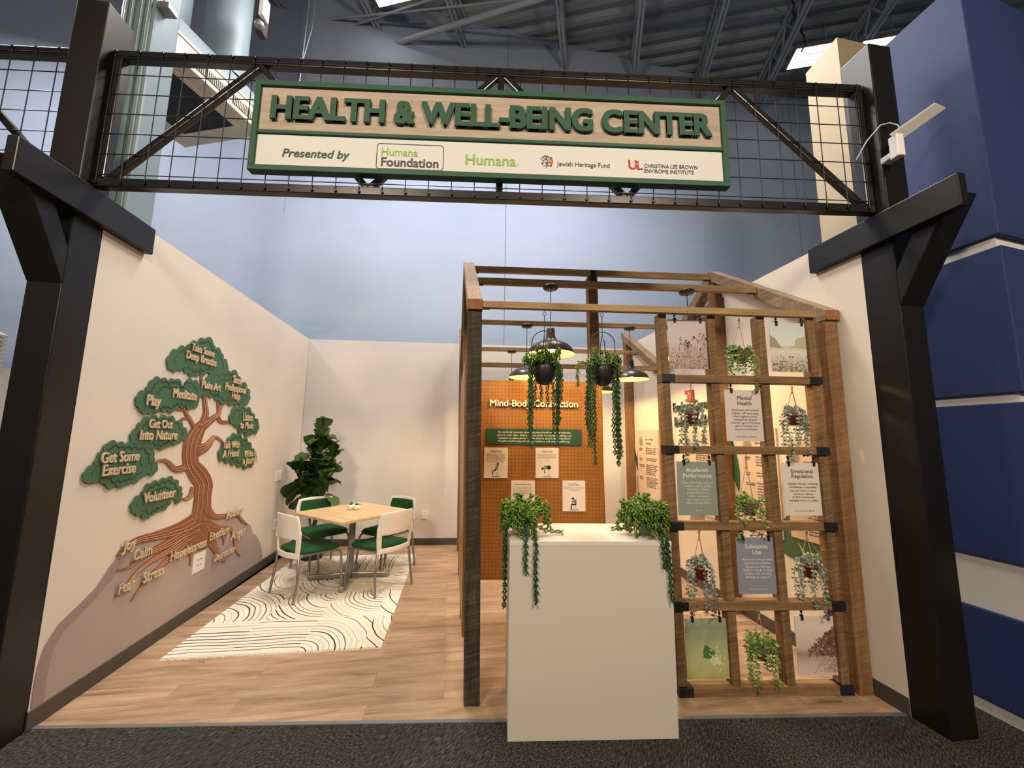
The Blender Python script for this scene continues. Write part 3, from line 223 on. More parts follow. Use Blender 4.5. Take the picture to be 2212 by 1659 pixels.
VEIN=[([(3.969,.817),(3.973,.85),(3.978,.885),(3.982,.918),(3.985,.948),(3.986,.976),(3.985,1.004),(3.983,1.031),(3.98,1.059),(3.98,1.087),(3.981,1.111),(3.978,1.13),(3.973,1.144),(3.961,1.157),(3.94,1.174),(3.913,1.196),(3.888,1.219),(3.865,1.24),(3.839,1.264),(3.812,1.292),(3.788,1.324),(3.771,1.357),(3.76,1.389),(3.753,1.419),(3.749,1.448),(3.748,1.476),(3.749,1.503),(3.754,1.528),(3.762,1.553),(3.775,1.577),(3.791,1.6),(3.809,1.621),(3.827,1.64),(3.846,1.656),(3.865,1.67),(3.884,1.682)],[(3.966,.818),(3.97,.851),(3.975,.886),(3.979,.919),(3.981,.949),(3.981,.977),(3.98,1.005),(3.978,1.032),(3.975,1.06),(3.975,1.088),(3.975,1.112),(3.973,1.131),(3.967,1.144),(3.955,1.156),(3.936,1.173),(3.909,1.194),(3.883,1.217),(3.86,1.238),(3.835,1.262),(3.807,1.291),(3.783,1.323),(3.766,1.356),(3.755,1.389),(3.748,1.42),(3.744,1.449),(3.743,1.476),(3.744,1.503),(3.749,1.529),(3.758,1.554),(3.77,1.578),(3.787,1.601),(3.805,1.622),(3.824,1.641),(3.843,1.657),(3.862,1.671),(3.882,1.683)]),([(4.043,.83),(4.046,.866),(4.049,.9),(4.051,.933),(4.05,.963),(4.048,.992),(4.045,1.02),(4.043,1.047),(4.043,1.073),(4.045,1.098),(4.044,1.122),(4.036,1.145),(4.018,1.168),(3.994,1.191),(3.966,1.214),(3.939,1.237),(3.912,1.26),(3.883,1.283),(3.856,1.306),(3.835,1.331),(3.82,1.358),(3.811,1.387),(3.805,1.416),(3.802,1.444),(3.802,1.469),(3.804,1.494),(3.809,1.518),(3.816,1.541),(3.827,1.563),(3.84,1.585),(3.854,1.606),(3.869,1.625),(3.884,1.641)],[(4.04,.831),(4.043,.866),(4.046,.901),(4.047,.934),(4.046,.964),(4.043,.993),(4.04,1.02),(4.037,1.048),(4.037,1.074),(4.039,1.099),(4.038,1.123),(4.03,1.145),(4.013,1.167),(3.989,1.19),(3.961,1.213),(3.934,1.236),(3.907,1.258),(3.879,1.281),(3.851,1.304),(3.829,1.33),(3.815,1.358),(3.806,1.387),(3.8,1.417),(3.797,1.444),(3.797,1.47),(3.799,1.495),(3.804,1.518),(3.812,1.542),(3.823,1.564),(3.836,1.586),(3.851,1.607),(3.866,1.626),(3.881,1.642)]),([(4.122,.807),(4.124,.844),(4.125,.88),(4.126,.915),(4.124,.948),(4.12,.978),(4.116,1.007),(4.113,1.033),(4.115,1.058),(4.118,1.083),(4.118,1.113),(4.108,1.147),(4.084,1.181),(4.055,1.21),(4.025,1.235),(3.997,1.259),(3.965,1.283),(3.932,1.303),(3.906,1.321),(3.888,1.339),(3.876,1.36),(3.869,1.386),(3.865,1.413),(3.863,1.438),(3.863,1.462),(3.867,1.484),(3.872,1.505),(3.878,1.527),(3.886,1.547),(3.896,1.568),(3.906,1.589),(3.917,1.608),(3.927,1.625),(3.938,1.639)],[(4.119,.808),(4.121,.845),(4.122,.881),(4.122,.916),(4.119,.949),(4.115,.979),(4.111,1.008),(4.108,1.034),(4.109,1.059),(4.112,1.085),(4.112,1.114),(4.102,1.147),(4.079,1.18),(4.049,1.208),(4.02,1.233),(3.992,1.257),(3.96,1.281),(3.928,1.302),(3.901,1.32),(3.882,1.338),(3.87,1.36),(3.863,1.386),(3.859,1.413),(3.857,1.439),(3.858,1.462),(3.861,1.485),(3.867,1.506),(3.874,1.528),(3.882,1.548),(3.892,1.57),(3.903,1.59),(3.914,1.609),(3.924,1.626),(3.935,1.641)]),([(3.901,1.663),(3.914,1.691),(3.928,1.718),(3.94,1.745),(3.946,1.769),(3.947,1.792),(3.943,1.812),(3.936,1.833),(3.928,1.853),(3.92,1.874),(3.911,1.894),(3.901,1.914),(3.891,1.937),(3.879,1.963),(3.865,1.992),(3.853,2.02),(3.842,2.048),(3.835,2.073),(3.829,2.098),(3.825,2.122)],[(3.898,1.664),(3.911,1.691),(3.924,1.719),(3.935,1.745),(3.941,1.77),(3.941,1.791),(3.937,1.812),(3.93,1.832),(3.922,1.852),(3.914,1.873),(3.905,1.892),(3.895,1.913),(3.885,1.936),(3.873,1.962),(3.86,1.99),(3.848,2.019),(3.838,2.047),(3.831,2.072),(3.826,2.097),(3.822,2.121)]),([(3.957,1.683),(3.965,1.712),(3.973,1.741),(3.976,1.768),(3.974,1.793),(3.968,1.815),(3.959,1.836),(3.951,1.857),(3.942,1.878),(3.932,1.898),(3.921,1.918),(3.909,1.941),(3.896,1.967),(3.881,1.995),(3.867,2.024),(3.855,2.05),(3.847,2.075)],[(3.954,1.684),(3.962,1.713),(3.969,1.741),(3.971,1.768),(3.968,1.793),(3.962,1.815),(3.953,1.835),(3.944,1.856),(3.935,1.877),(3.926,1.897),(3.915,1.917),(3.904,1.94),(3.891,1.966),(3.877,1.994),(3.863,2.023),(3.852,2.05),(3.844,2.075)]),([(3.913,1.662),(3.943,1.679),(3.974,1.696),(4.006,1.713),(4.036,1.729),(4.067,1.743),(4.097,1.756),(4.123,1.769),(4.144,1.782),(4.155,1.798),(4.16,1.816),(4.163,1.835),(4.172,1.852),(4.188,1.869),(4.208,1.886),(4.229,1.899),(4.252,1.907),(4.275,1.904),(4.295,1.894),(4.313,1.881)],[(3.91,1.663),(3.941,1.68),(3.971,1.698),(4.002,1.715),(4.032,1.731),(4.063,1.746),(4.093,1.759),(4.118,1.772),(4.137,1.785),(4.148,1.799),(4.153,1.816),(4.157,1.835),(4.166,1.854),(4.182,1.871),(4.202,1.888),(4.225,1.902),(4.251,1.91),(4.277,1.906),(4.298,1.895),(4.316,1.882)]),([(3.971,1.661),(4.002,1.679),(4.032,1.697),(4.06,1.713),(4.089,1.729),(4.117,1.743),(4.144,1.758),(4.166,1.775),(4.178,1.795),(4.183,1.814),(4.185,1.832),(4.192,1.848),(4.205,1.864),(4.222,1.88),(4.24,1.892),(4.255,1.899),(4.271,1.897)],[(3.969,1.662),(3.999,1.68),(4.029,1.699),(4.057,1.716),(4.085,1.731),(4.113,1.746),(4.139,1.761),(4.16,1.777),(4.171,1.796),(4.175,1.815),(4.178,1.833),(4.185,1.849),(4.199,1.865),(4.217,1.882),(4.237,1.894),(4.254,1.901),(4.272,1.899)]),([(3.834,1.619),(3.814,1.64),(3.795,1.661),(3.776,1.682),(3.757,1.701),(3.737,1.718),(3.718,1.734),(3.699,1.75),(3.683,1.766),(3.67,1.781),(3.659,1.795),(3.65,1.81)],[(3.831,1.618),(3.811,1.639),(3.791,1.66),(3.771,1.68),(3.752,1.699),(3.733,1.716),(3.713,1.732),(3.695,1.748),(3.679,1.764),(3.666,1.78),(3.656,1.795),(3.648,1.809)]),([(3.831,1.646),(3.811,1.667),(3.791,1.687),(3.771,1.707),(3.751,1.724),(3.731,1.741),(3.712,1.756),(3.696,1.771),(3.683,1.785)],[(3.829,1.645),(3.808,1.666),(3.787,1.686),(3.767,1.705),(3.747,1.722),(3.726,1.739),(3.708,1.754),(3.692,1.769),(3.68,1.784)]),([(3.863,1.476),(3.9,1.481),(3.937,1.485),(3.972,1.489),(3.999,1.495),(4.019,1.502),(4.036,1.513),(4.051,1.525),(4.066,1.536),(4.08,1.546),(4.091,1.557),(4.104,1.566),(4.122,1.573),(4.143,1.574),(4.163,1.571),(4.182,1.565),(4.202,1.559),(4.221,1.55),(4.242,1.54),(4.262,1.529)],[(3.862,1.478),(3.898,1.483),(3.936,1.487),(3.969,1.492),(3.995,1.498),(4.015,1.505),(4.03,1.515),(4.045,1.527),(4.06,1.538),(4.074,1.548),(4.085,1.559),(4.099,1.569),(4.119,1.577),(4.143,1.578),(4.165,1.574),(4.185,1.568),(4.204,1.561),(4.224,1.552),(4.244,1.542),(4.264,1.531)]),([(3.918,1.458),(3.954,1.465),(3.988,1.472),(4.018,1.48),(4.04,1.491),(4.056,1.504),(4.07,1.517),(4.084,1.529),(4.096,1.54),(4.106,1.551),(4.116,1.56),(4.128,1.565),(4.143,1.566),(4.16,1.564),(4.178,1.559),(4.196,1.553),(4.215,1.546)],[(3.916,1.46),(3.952,1.466),(3.986,1.474),(4.014,1.483),(4.035,1.494),(4.051,1.506),(4.065,1.519),(4.078,1.531),(4.09,1.542),(4.1,1.553),(4.111,1.563),(4.125,1.569),(4.143,1.57),(4.161,1.567),(4.18,1.562),(4.198,1.555),(4.217,1.547)]),([(3.937,1.432),(3.972,1.442),(4.007,1.452),(4.039,1.464),(4.063,1.478),(4.079,1.494),(4.092,1.508),(4.103,1.521),(4.114,1.533),(4.123,1.545),(4.13,1.553),(4.136,1.557),(4.144,1.558),(4.156,1.556),(4.172,1.552),(4.19,1.547),(4.209,1.54),(4.229,1.531)],[(3.936,1.434),(3.971,1.443),(4.005,1.454),(4.035,1.466),(4.058,1.481),(4.074,1.496),(4.086,1.511),(4.097,1.523),(4.108,1.535),(4.116,1.547),(4.124,1.556),(4.133,1.56),(4.143,1.561),(4.158,1.559),(4.174,1.555),(4.192,1.549),(4.211,1.542),(4.231,1.533)]),([(3.788,1.305),(3.751,1.301),(3.715,1.297),(3.678,1.295),(3.641,1.299),(3.608,1.314),(3.58,1.334),(3.556,1.353),(3.535,1.367),(3.516,1.376),(3.499,1.381),(3.483,1.384),(3.466,1.385),(3.449,1.384),(3.433,1.38),(3.416,1.375)],[(3.789,1.303),(3.753,1.299),(3.716,1.294),(3.679,1.292),(3.64,1.296),(3.606,1.311),(3.577,1.332),(3.553,1.351),(3.532,1.365),(3.515,1.373),(3.498,1.378),(3.483,1.381),(3.467,1.383),(3.451,1.382),(3.434,1.378),(3.417,1.373)]),([(3.738,1.321),(3.703,1.316),(3.671,1.313),(3.645,1.315),(3.621,1.325),(3.595,1.343),(3.569,1.362),(3.543,1.377),(3.521,1.385),(3.5,1.39),(3.482,1.393),(3.463,1.393),(3.446,1.39)],[(3.74,1.319),(3.705,1.314),(3.672,1.31),(3.644,1.312),(3.618,1.323),(3.591,1.341),(3.565,1.36),(3.541,1.374),(3.519,1.383),(3.5,1.388),(3.482,1.39),(3.464,1.391),(3.446,1.389)]),([(3.896,1.135),(3.896,1.117),(3.896,1.098),(3.895,1.08),(3.888,1.065),(3.872,1.055),(3.852,1.048),(3.831,1.044),(3.812,1.042),(3.794,1.044),(3.779,1.049),(3.765,1.055)],[(3.899,1.134),(3.899,1.116),(3.901,1.097),(3.9,1.079),(3.893,1.063),(3.877,1.051),(3.856,1.044),(3.834,1.04),(3.814,1.039),(3.795,1.041),(3.778,1.047),(3.764,1.053)]),([(3.878,1.12),(3.877,1.102),(3.874,1.087),(3.868,1.075),(3.856,1.066),(3.84,1.059),(3.822,1.055),(3.806,1.052),(3.792,1.052)],[(3.881,1.12),(3.881,1.102),(3.879,1.085),(3.873,1.072),(3.861,1.063),(3.843,1.056),(3.825,1.051),(3.808,1.049),(3.793,1.05)]),([(4.063,.796),(4.015,.79),(3.968,.784),(3.916,.779),(3.857,.777),(3.788,.779),(3.715,.784),(3.643,.789),(3.578,.795),(3.516,.801),(3.459,.808),(3.406,.814),(3.362,.817),(3.323,.817),(3.29,.815),(3.26,.811),(3.234,.806),(3.212,.8),(3.193,.791),(3.176,.782)],[(4.065,.794),(4.017,.788),(3.97,.782),(3.919,.776),(3.859,.774),(3.79,.776),(3.717,.78),(3.645,.786),(3.579,.791),(3.518,.797),(3.46,.805),(3.408,.811),(3.363,.814),(3.325,.814),(3.292,.812),(3.262,.809),(3.236,.804),(3.214,.798),(3.195,.789),(3.178,.78)]),([(3.98,.826),(3.936,.818),(3.889,.811),(3.835,.807),(3.771,.807),(3.701,.808),(3.632,.81),(3.568,.813),(3.509,.818),(3.452,.824),(3.4,.829),(3.354,.831),(3.315,.829),(3.282,.826),(3.253,.821),(3.227,.814),(3.206,.806)],[(3.982,.824),(3.938,.816),(3.891,.809),(3.837,.804),(3.773,.803),(3.703,.804),(3.634,.807),(3.57,.81),(3.51,.814),(3.453,.82),(3.401,.825),(3.356,.827),(3.317,.826),(3.284,.823),(3.254,.818),(3.228,.812),(3.207,.804)]),([(3.942,.864),(3.901,.855),(3.859,.846),(3.811,.84),(3.751,.837),(3.685,.834),(3.619,.833),(3.558,.834),(3.5,.836),(3.444,.841),(3.392,.845),(3.346,.845),(3.307,.843),(3.273,.838),(3.244,.831),(3.219,.823),(3.199,.812),(3.183,.8)],[(3.944,.862),(3.903,.853),(3.861,.844),(3.813,.837),(3.753,.833),(3.687,.831),(3.621,.83),(3.559,.83),(3.502,.833),(3.446,.837),(3.394,.841),(3.347,.842),(3.309,.84),(3.275,.835),(3.246,.829),(3.221,.821),(3.2,.811),(3.184,.799)]),([(4.02,.743),(3.924,.733),(3.832,.724),(3.746,.715),(3.669,.708),(3.599,.704),(3.536,.702),(3.479,.699),(3.431,.695),(3.392,.687),(3.36,.676),(3.33,.666),(3.299,.661),(3.267,.661),(3.236,.665),(3.206,.67)],[(4.022,.741),(3.926,.731),(3.835,.721),(3.749,.712),(3.672,.705),(3.602,.701),(3.538,.698),(3.482,.696),(3.434,.691),(3.396,.683),(3.363,.673),(3.332,.663),(3.301,.658),(3.268,.659),(3.236,.663),(3.206,.669)]),([(3.9,.759),(3.812,.746),(3.729,.735),(3.655,.725),(3.588,.719),(3.526,.716),(3.47,.712),(3.422,.706),(3.383,.696),(3.352,.684),(3.323,.673),(3.294,.666),(3.264,.665)],[(3.902,.757),(3.814,.744),(3.732,.732),(3.658,.722),(3.59,.716),(3.528,.712),(3.472,.708),(3.425,.703),(3.386,.693),(3.355,.681),(3.326,.671),(3.296,.664),(3.265,.664)]),([(3.873,.788),(3.789,.771),(3.711,.756),(3.64,.744),(3.575,.736),(3.515,.731),(3.46,.726),(3.412,.719),(3.373,.707),(3.343,.693),(3.316,.681),(3.289,.673),(3.261,.671),(3.232,.672)],[(3.875,.786),(3.791,.769),(3.713,.753),(3.643,.741),(3.578,.733),(3.517,.727),(3.462,.722),(3.414,.715),(3.376,.704),(3.346,.691),(3.318,.678),(3.291,.671),(3.262,.669),(3.233,.671)]),([(3.981,.705),(3.91,.691),(3.841,.678),(3.776,.666),(3.715,.657),(3.656,.65),(3.601,.645),(3.55,.641),(3.505,.635),(3.465,.628),(3.431,.621),(3.399,.613),(3.37,.601),(3.341,.583),(3.314,.562),(3.289,.54),(3.266,.524),(3.245,.515),(3.226,.509),(3.208,.506)],[(3.983,.703),(3.912,.689),(3.844,.676),(3.779,.664),(3.717,.653),(3.659,.646),(3.603,.642),(3.553,.637),(3.508,.632),(3.468,.625),(3.434,.618),(3.403,.609),(3.373,.598),(3.345,.58),(3.318,.559),(3.292,.538),(3.269,.522),(3.247,.513),(3.227,.508),(3.209,.504)]),([(3.888,.712),(3.823,.696),(3.761,.682),(3.702,.67),(3.645,.662),(3.591,.657),(3.541,.651),(3.496,.645),(3.458,.637),(3.423,.629),(3.392,.62),(3.363,.607),(3.335,.589),(3.309,.566),(3.284,.545),(3.262,.528),(3.242,.518)],[(3.89,.71),(3.825,.694),(3.763,.679),(3.705,.667),(3.648,.659),(3.594,.653),(3.544,.648),(3.499,.641),(3.461,.634),(3.426,.626),(3.395,.617),(3.366,.604),(3.338,.586),(3.311,.564),(3.287,.543),(3.264,.526),(3.244,.516)]),([(3.864,.735),(3.803,.716),(3.744,.699),(3.688,.685),(3.634,.676),(3.581,.669),(3.532,.663),(3.487,.656),(3.449,.647),(3.415,.638),(3.384,.628),(3.355,.614),(3.327,.595),(3.302,.572),(3.278,.55),(3.257,.532),(3.238,.522),(3.221,.515)],[(3.866,.733),(3.805,.714),(3.746,.697),(3.691,.683),(3.637,.673),(3.584,.666),(3.534,.66),(3.49,.652),(3.452,.644),(3.418,.635),(3.387,.625),(3.358,.611),(3.33,.592),(3.305,.569),(3.281,.547),(3.259,.53),(3.24,.52),(3.222,.514)]),([(3.891,.671),(3.838,.65),(3.786,.63),(3.735,.61),(3.685,.591),(3.632,.573),(3.578,.556),(3.529,.539),(3.489,.524),(3.461,.508),(3.44,.493),(3.423,.478),(3.406,.464),(3.388,.452),(3.371,.441),(3.354,.43)],[(3.894,.669),(3.84,.648),(3.789,.627),(3.739,.607),(3.688,.588),(3.635,.57),(3.582,.552),(3.533,.536),(3.493,.52),(3.465,.505),(3.444,.49),(3.427,.475),(3.409,.461),(3.39,.449),(3.372,.439),(3.356,.429)]),([(3.811,.671),(3.763,.648),(3.716,.627),(3.668,.606),(3.617,.587),(3.565,.568),(3.517,.551),(3.478,.534),(3.45,.517),(3.43,.501),(3.413,.485),(3.397,.471),(3.381,.458)],[(3.814,.669),(3.766,.646),(3.719,.624),(3.672,.603),(3.621,.583),(3.569,.565),(3.52,.548),(3.481,.531),(3.453,.514),(3.433,.498),(3.416,.483),(3.399,.469),(3.382,.456)]),([(3.952,.666),(3.96,.633),(3.969,.598),(3.977,.565),(3.982,.536),(3.983,.513),(3.981,.494),(3.978,.478)],[(3.955,.666),(3.964,.632),(3.974,.597),(3.983,.564),(3.988,.534),(3.989,.511),(3.986,.493),(3.982,.476)]),([(3.927,.639),(3.942,.603),(3.956,.57),(3.967,.54),(3.973,.516)],[(3.93,.638),(3.947,.602),(3.962,.568),(3.972,.539),(3.976,.515)]),([(4.168,.747),(4.2,.708),(4.232,.669),(4.265,.63),(4.297,.59),(4.329,.551),(4.361,.51),(4.391,.472),(4.417,.44),(4.435,.414),(4.448,.395),(4.458,.381),(4.47,.369),(4.486,.358),(4.508,.348),(4.534,.337)],[(4.17,.747),(4.203,.709),(4.236,.67),(4.269,.63),(4.302,.591),(4.335,.551),(4.367,.511),(4.397,.473),(4.423,.44),(4.442,.414),(4.455,.395),(4.464,.381),(4.473,.371),(4.488,.361),(4.509,.35),(4.534,.339)]),([(4.154,.702),(4.192,.664),(4.228,.625),(4.264,.587),(4.3,.549),(4.336,.509),(4.37,.472),(4.399,.44),(4.419,.415),(4.433,.396),(4.445,.381),(4.462,.366),(4.483,.354)],[(4.157,.702),(4.195,.664),(4.233,.626),(4.269,.588),(4.306,.549),(4.343,.509),(4.376,.472),(4.405,.44),(4.425,.415),(4.439,.396),(4.45,.381),(4.464,.367),(4.485,.355)]),([(4.106,.694),(4.148,.657),(4.189,.621),(4.229,.584),(4.269,.546),(4.31,.508),(4.347,.471),(4.379,.44),(4.4,.416),(4.415,.397),(4.43,.38),(4.452,.363),(4.48,.348),(4.507,.339)],[(4.109,.694),(4.151,.658),(4.193,.621),(4.234,.584),(4.275,.547),(4.316,.508),(4.353,.471),(4.385,.44),(4.407,.416),(4.422,.397),(4.436,.38),(4.455,.364),(4.481,.35),(4.507,.341)]),([(4.119,.823),(4.17,.796),(4.22,.767),(4.27,.74),(4.321,.717),(4.381,.698),(4.453,.681),(4.526,.664),(4.59,.642),(4.634,.616),(4.657,.591),(4.669,.567),(4.683,.539),(4.701,.502),(4.717,.46),(4.734,.418),(4.751,.384),(4.771,.358),(4.793,.337),(4.816,.317)],[(4.12,.825),(4.171,.797),(4.222,.769),(4.271,.743),(4.321,.72),(4.381,.702),(4.452,.685),(4.526,.668),(4.592,.646),(4.64,.618),(4.665,.591),(4.678,.566),(4.691,.538),(4.709,.501),(4.725,.459),(4.741,.417),(4.758,.383),(4.776,.358),(4.796,.338),(4.819,.318)]),([(4.153,.775),(4.206,.749),(4.26,.723),(4.318,.701),(4.383,.682),(4.456,.666),(4.527,.651),(4.584,.632),(4.619,.612),(4.639,.592),(4.652,.569),(4.668,.541),(4.686,.505),(4.703,.463),(4.72,.421),(4.74,.385),(4.762,.358)],[(4.155,.777),(4.207,.751),(4.262,.726),(4.318,.704),(4.383,.686),(4.456,.67),(4.527,.655),(4.586,.636),(4.625,.614),(4.647,.591),(4.66,.568),(4.676,.54),(4.693,.504),(4.71,.462),(4.726,.42),(4.744,.385),(4.766,.358)]),([(4.135,.753),(4.191,.729),(4.25,.705),(4.314,.682),(4.386,.664),(4.46,.65),(4.528,.636),(4.577,.622),(4.603,.608),(4.62,.592),(4.634,.571),(4.65,.543),(4.669,.508),(4.686,.466),(4.704,.424),(4.725,.387),(4.751,.358),(4.778,.336)],[(4.136,.754),(4.192,.731),(4.251,.707),(4.315,.685),(4.385,.668),(4.459,.654),(4.528,.64),(4.579,.625),(4.609,.61),(4.628,.592),(4.642,.57),(4.658,.542),(4.677,.506),(4.694,.465),(4.711,.423),(4.731,.386),(4.755,.358),(4.782,.336)]),([(4.389,.672),(4.415,.644),(4.443,.614),(4.468,.586),(4.485,.562),(4.491,.544),(4.488,.531),(4.482,.521)],[(4.393,.672),(4.419,.644),(4.449,.615),(4.475,.586),(4.493,.561),(4.498,.542),(4.494,.529),(4.486,.519)]),([(4.393,.641),(4.423,.613),(4.451,.586),(4.47,.563),(4.479,.547)],[(4.396,.642),(4.429,.613),(4.457,.586),(4.477,.563),(4.483,.546)]),([(4.142,.926),(4.176,.898),(4.208,.869),(4.24,.844),(4.273,.825),(4.313,.812),(4.359,.805),(4.411,.799),(4.464,.792),(4.519,.784),(4.577,.777),(4.634,.767),(4.687,.754),(4.731,.734),(4.765,.71),(4.793,.687),(4.821,.667),(4.851,.65),(4.88,.634),(4.909,.618)],[(4.145,.927),(4.178,.899),(4.211,.87),(4.243,.846),(4.275,.827),(4.312,.816),(4.358,.809),(4.409,.804),(4.462,.797),(4.517,.789),(4.575,.781),(4.634,.772),(4.689,.757),(4.736,.736),(4.771,.711),(4.799,.688),(4.826,.668),(4.854,.651),(4.882,.635),(4.911,.62)]),([(4.143,.888),(4.179,.86),(4.219,.832),(4.264,.809),(4.315,.795),(4.366,.787),(4.418,.782),(4.47,.776),(4.524,.769),(4.582,.761),(4.636,.753),(4.682,.742),(4.716,.726),(4.747,.706),(4.776,.683),(4.808,.662),(4.841,.645)],[(4.146,.889),(4.182,.861),(4.221,.834),(4.266,.812),(4.314,.798),(4.365,.791),(4.416,.787),(4.468,.781),(4.523,.773),(4.58,.766),(4.636,.757),(4.683,.745),(4.721,.728),(4.752,.707),(4.781,.684),(4.811,.663),(4.844,.646)])]
HILL=[(2.718,.12),(2.715,.23),(2.719,.32),(2.741,.415),(2.807,.5),(2.927,.561),(3.028,.618),(3.115,.717),(3.203,.795),(3.35,.845),(3.531,.859),(3.853,.862),(4.255,.844),(4.682,.755),(4.896,.637),(5.02,.576),(5.08,.487),(5.217,.404),(5.336,.269),(5.426,.059),(3.637,-0.015),(2.737,.005)]
HILL_EDGE=[(2.718,.12),(2.715,.23),(2.719,.32),(2.741,.415),(2.807,.5),(2.927,.561),(3.028,.618),(3.115,.717),(3.203,.795),(3.281,.805),(3.22,.694),(3.143,.621),(3.04,.55),(2.924,.483),(2.844,.441),(2.8,.375),(2.786,.285),(2.784,.191),(2.79,.093),(2.766,.037)]

def wall_paint(name, col, var=.04):
    return mat(name, col, .62, spec=.3, noise=var, nscale=1.3, bump=.04, bscale=220)
M = {}
M['wall'] = wall_paint('warm_white_paint', (.70, .62, .53))
M['back'] = wall_paint('greyed_white_paint', (.62, .595, .57))
M['blue'] = mat('royal_blue_paint', (.025, .040, .130), .62, spec=.3, noise=.08, nscale=1.0, bump=.05, bscale=200)
M['cream'] = wall_paint('cream_paint', (.43, .345, .225))
M['trimwhite'] = mat('white_gloss_trim', (.66, .64, .62), .5)
M['base'] = mat('charcoal_vinyl_base', (.062, .052, .044), .5)
M['black'] = mat('satin_black_paint', (.0062, .0056, .0052), .40, spec=.35, bump=.03, bscale=150)
M['blackmetal'] = mat('black_steel', (.010, .010, .011), .28, spec=.6)
M['wire'] = mat('black_wire', (.02, .02, .022), .4, .6)
M['green'] = mat('sign_green', (.021, .076, .043), .5, spec=.3)
M['white'] = mat('white_board', (.56, .565, .54), .55)
M['paleblue'] = mat('pale_blue_steel', (.155, .21, .235), .45, spec=.4, noise=.05, nscale=2)
M['duct'] = mat('pale_blue_duct', (.23, .29, .315), .5, noise=.04, nscale=2)
M['unit'] = mat('cream_enamel', (.66, .57, .42), .45, noise=.05, nscale=5)
M['dark'] = mat('dark_void', (.02, .018, .014), .8)
M['greymetal'] = mat('grey_metal', (.23, .23, .23), .4, .5)
M['plate'] = mat('white_plastic_plate', (.78, .75, .70), .4)
M['slot'] = mat('dark_slot', (.05, .045, .04), .6)

# sky mural on the hall wall: pale blue paint with soft cloud patches
m, t, b = nt('sky_mural'); v = mapped(t, (1, 1, 1))
n1 = noise(t, mapped(t, (.25, .25, .5)), 1.6, 5, .55)
c = ramp(t, n1, [(.3, (.268, .325, .445)), (.55, (.298, .353, .468)), (.75, (.32, .37, .478))])
n2 = noise(t, mapped(t, (.55, .55, 2.4), loc=(3.1, 0, .4)), 1.3, 3, .5)
sep = t.nodes.new('ShaderNodeSeparateXYZ'); t.links.new(v, sep.inputs[0])
low = ramp(t, sep.outputs[2], [(0, (1, 1, 1)), (1, (0, 0, 0))])
lowm = t.nodes.new('ShaderNodeMapRange'); t.links.new(sep.outputs[2], lowm.inputs[0])
lowm.inputs[1].default_value = 3.75; lowm.inputs[2].default_value = 3.35; lowm.inputs[3].default_value = 0; lowm.inputs[4].default_value = 1
patch = math_(t, 'MULTIPLY', ramp(t, n2, [(.52, (0, 0, 0)), (.58, (1, 1, 1))]), lowm.outputs[0])
c = mix(t, math_(t, 'MULTIPLY', patch, .5), c, (.20, .33, .42))
t.links.new(c, b.inputs['Base Color']); b.inputs['Roughness'].default_value = .7; M['sky'] = m

# vinyl planks
m, t, b = nt('oak_vinyl_planks')
br = t.nodes.new('ShaderNodeTexBrick'); pv = mapped(t, (1, 1, 1), rot=(0, 0, -PHI)); t.links.new(pv, br.inputs[0])
br.offset = .37; br.inputs['Scale'].default_value = 1; br.inputs['Brick Width'].default_value = 1.22; br.inputs['Row Height'].default_value = .18
br.inputs['Mortar Size'].default_value = .0012; br.inputs['Mortar Smooth'].default_value = .3; br.inputs['Bias'].default_value = 0
br.inputs['Color1'].default_value = (0, 0, 0, 1); br.inputs['Color2'].default_value = (1, 1, 1, 1); br.inputs['Mortar'].default_value = (.35, .35, .35, 1)
off = t.nodes.new('ShaderNodeVectorMath'); off.operation = 'MULTIPLY_ADD'; t.links.new(br.outputs[0], off.inputs[0]); off.inputs[1].default_value = (13, 7, 5)
gv = t.nodes.new('ShaderNodeMapping'); gv.inputs['Scale'].default_value = (1.1, 9, 1); t.links.new(pv, gv.inputs[0]); t.links.new(gv.outputs[0], off.inputs[2])
g = noise(t, off.outputs[0], 1.5, 7, .62, .6)
gf = t.nodes.new('ShaderNodeMapping'); gf.inputs['Scale'].default_value = (3, 70, 1); t.links.new(pv, gf.inputs[0])
g2 = noise(t, gf.outputs[0], 1.5, 3, .5)
f = math_(t, 'ADD', math_(t, 'MULTIPLY', g, .8), math_(t, 'MULTIPLY', g2, .2))
c = ramp(t, f, [(.30, (.17, .105, .060)), (.42, (.315, .205, .125)), (.55, (.43, .295, .19)), (.75, (.53, .385, .26))])
tone = ramp(t, br.outputs[0], [(0, (.82, .80, .78)), (1, (1.04, 1.02, 1.0))])
c = mix(t, 1.0, c, tone, 'MULTIPLY'); c = mix(t, math_(t, 'MULTIPLY', br.outputs[1], .7), c, (.16, .10, .06))
t.links.new(c, b.inputs['Base Color']); b.inputs['Roughness'].default_value = .42; b.inputs['Specular IOR Level'].default_value = .4
bump(t, b, f, .08, .004); M['planks'] = m

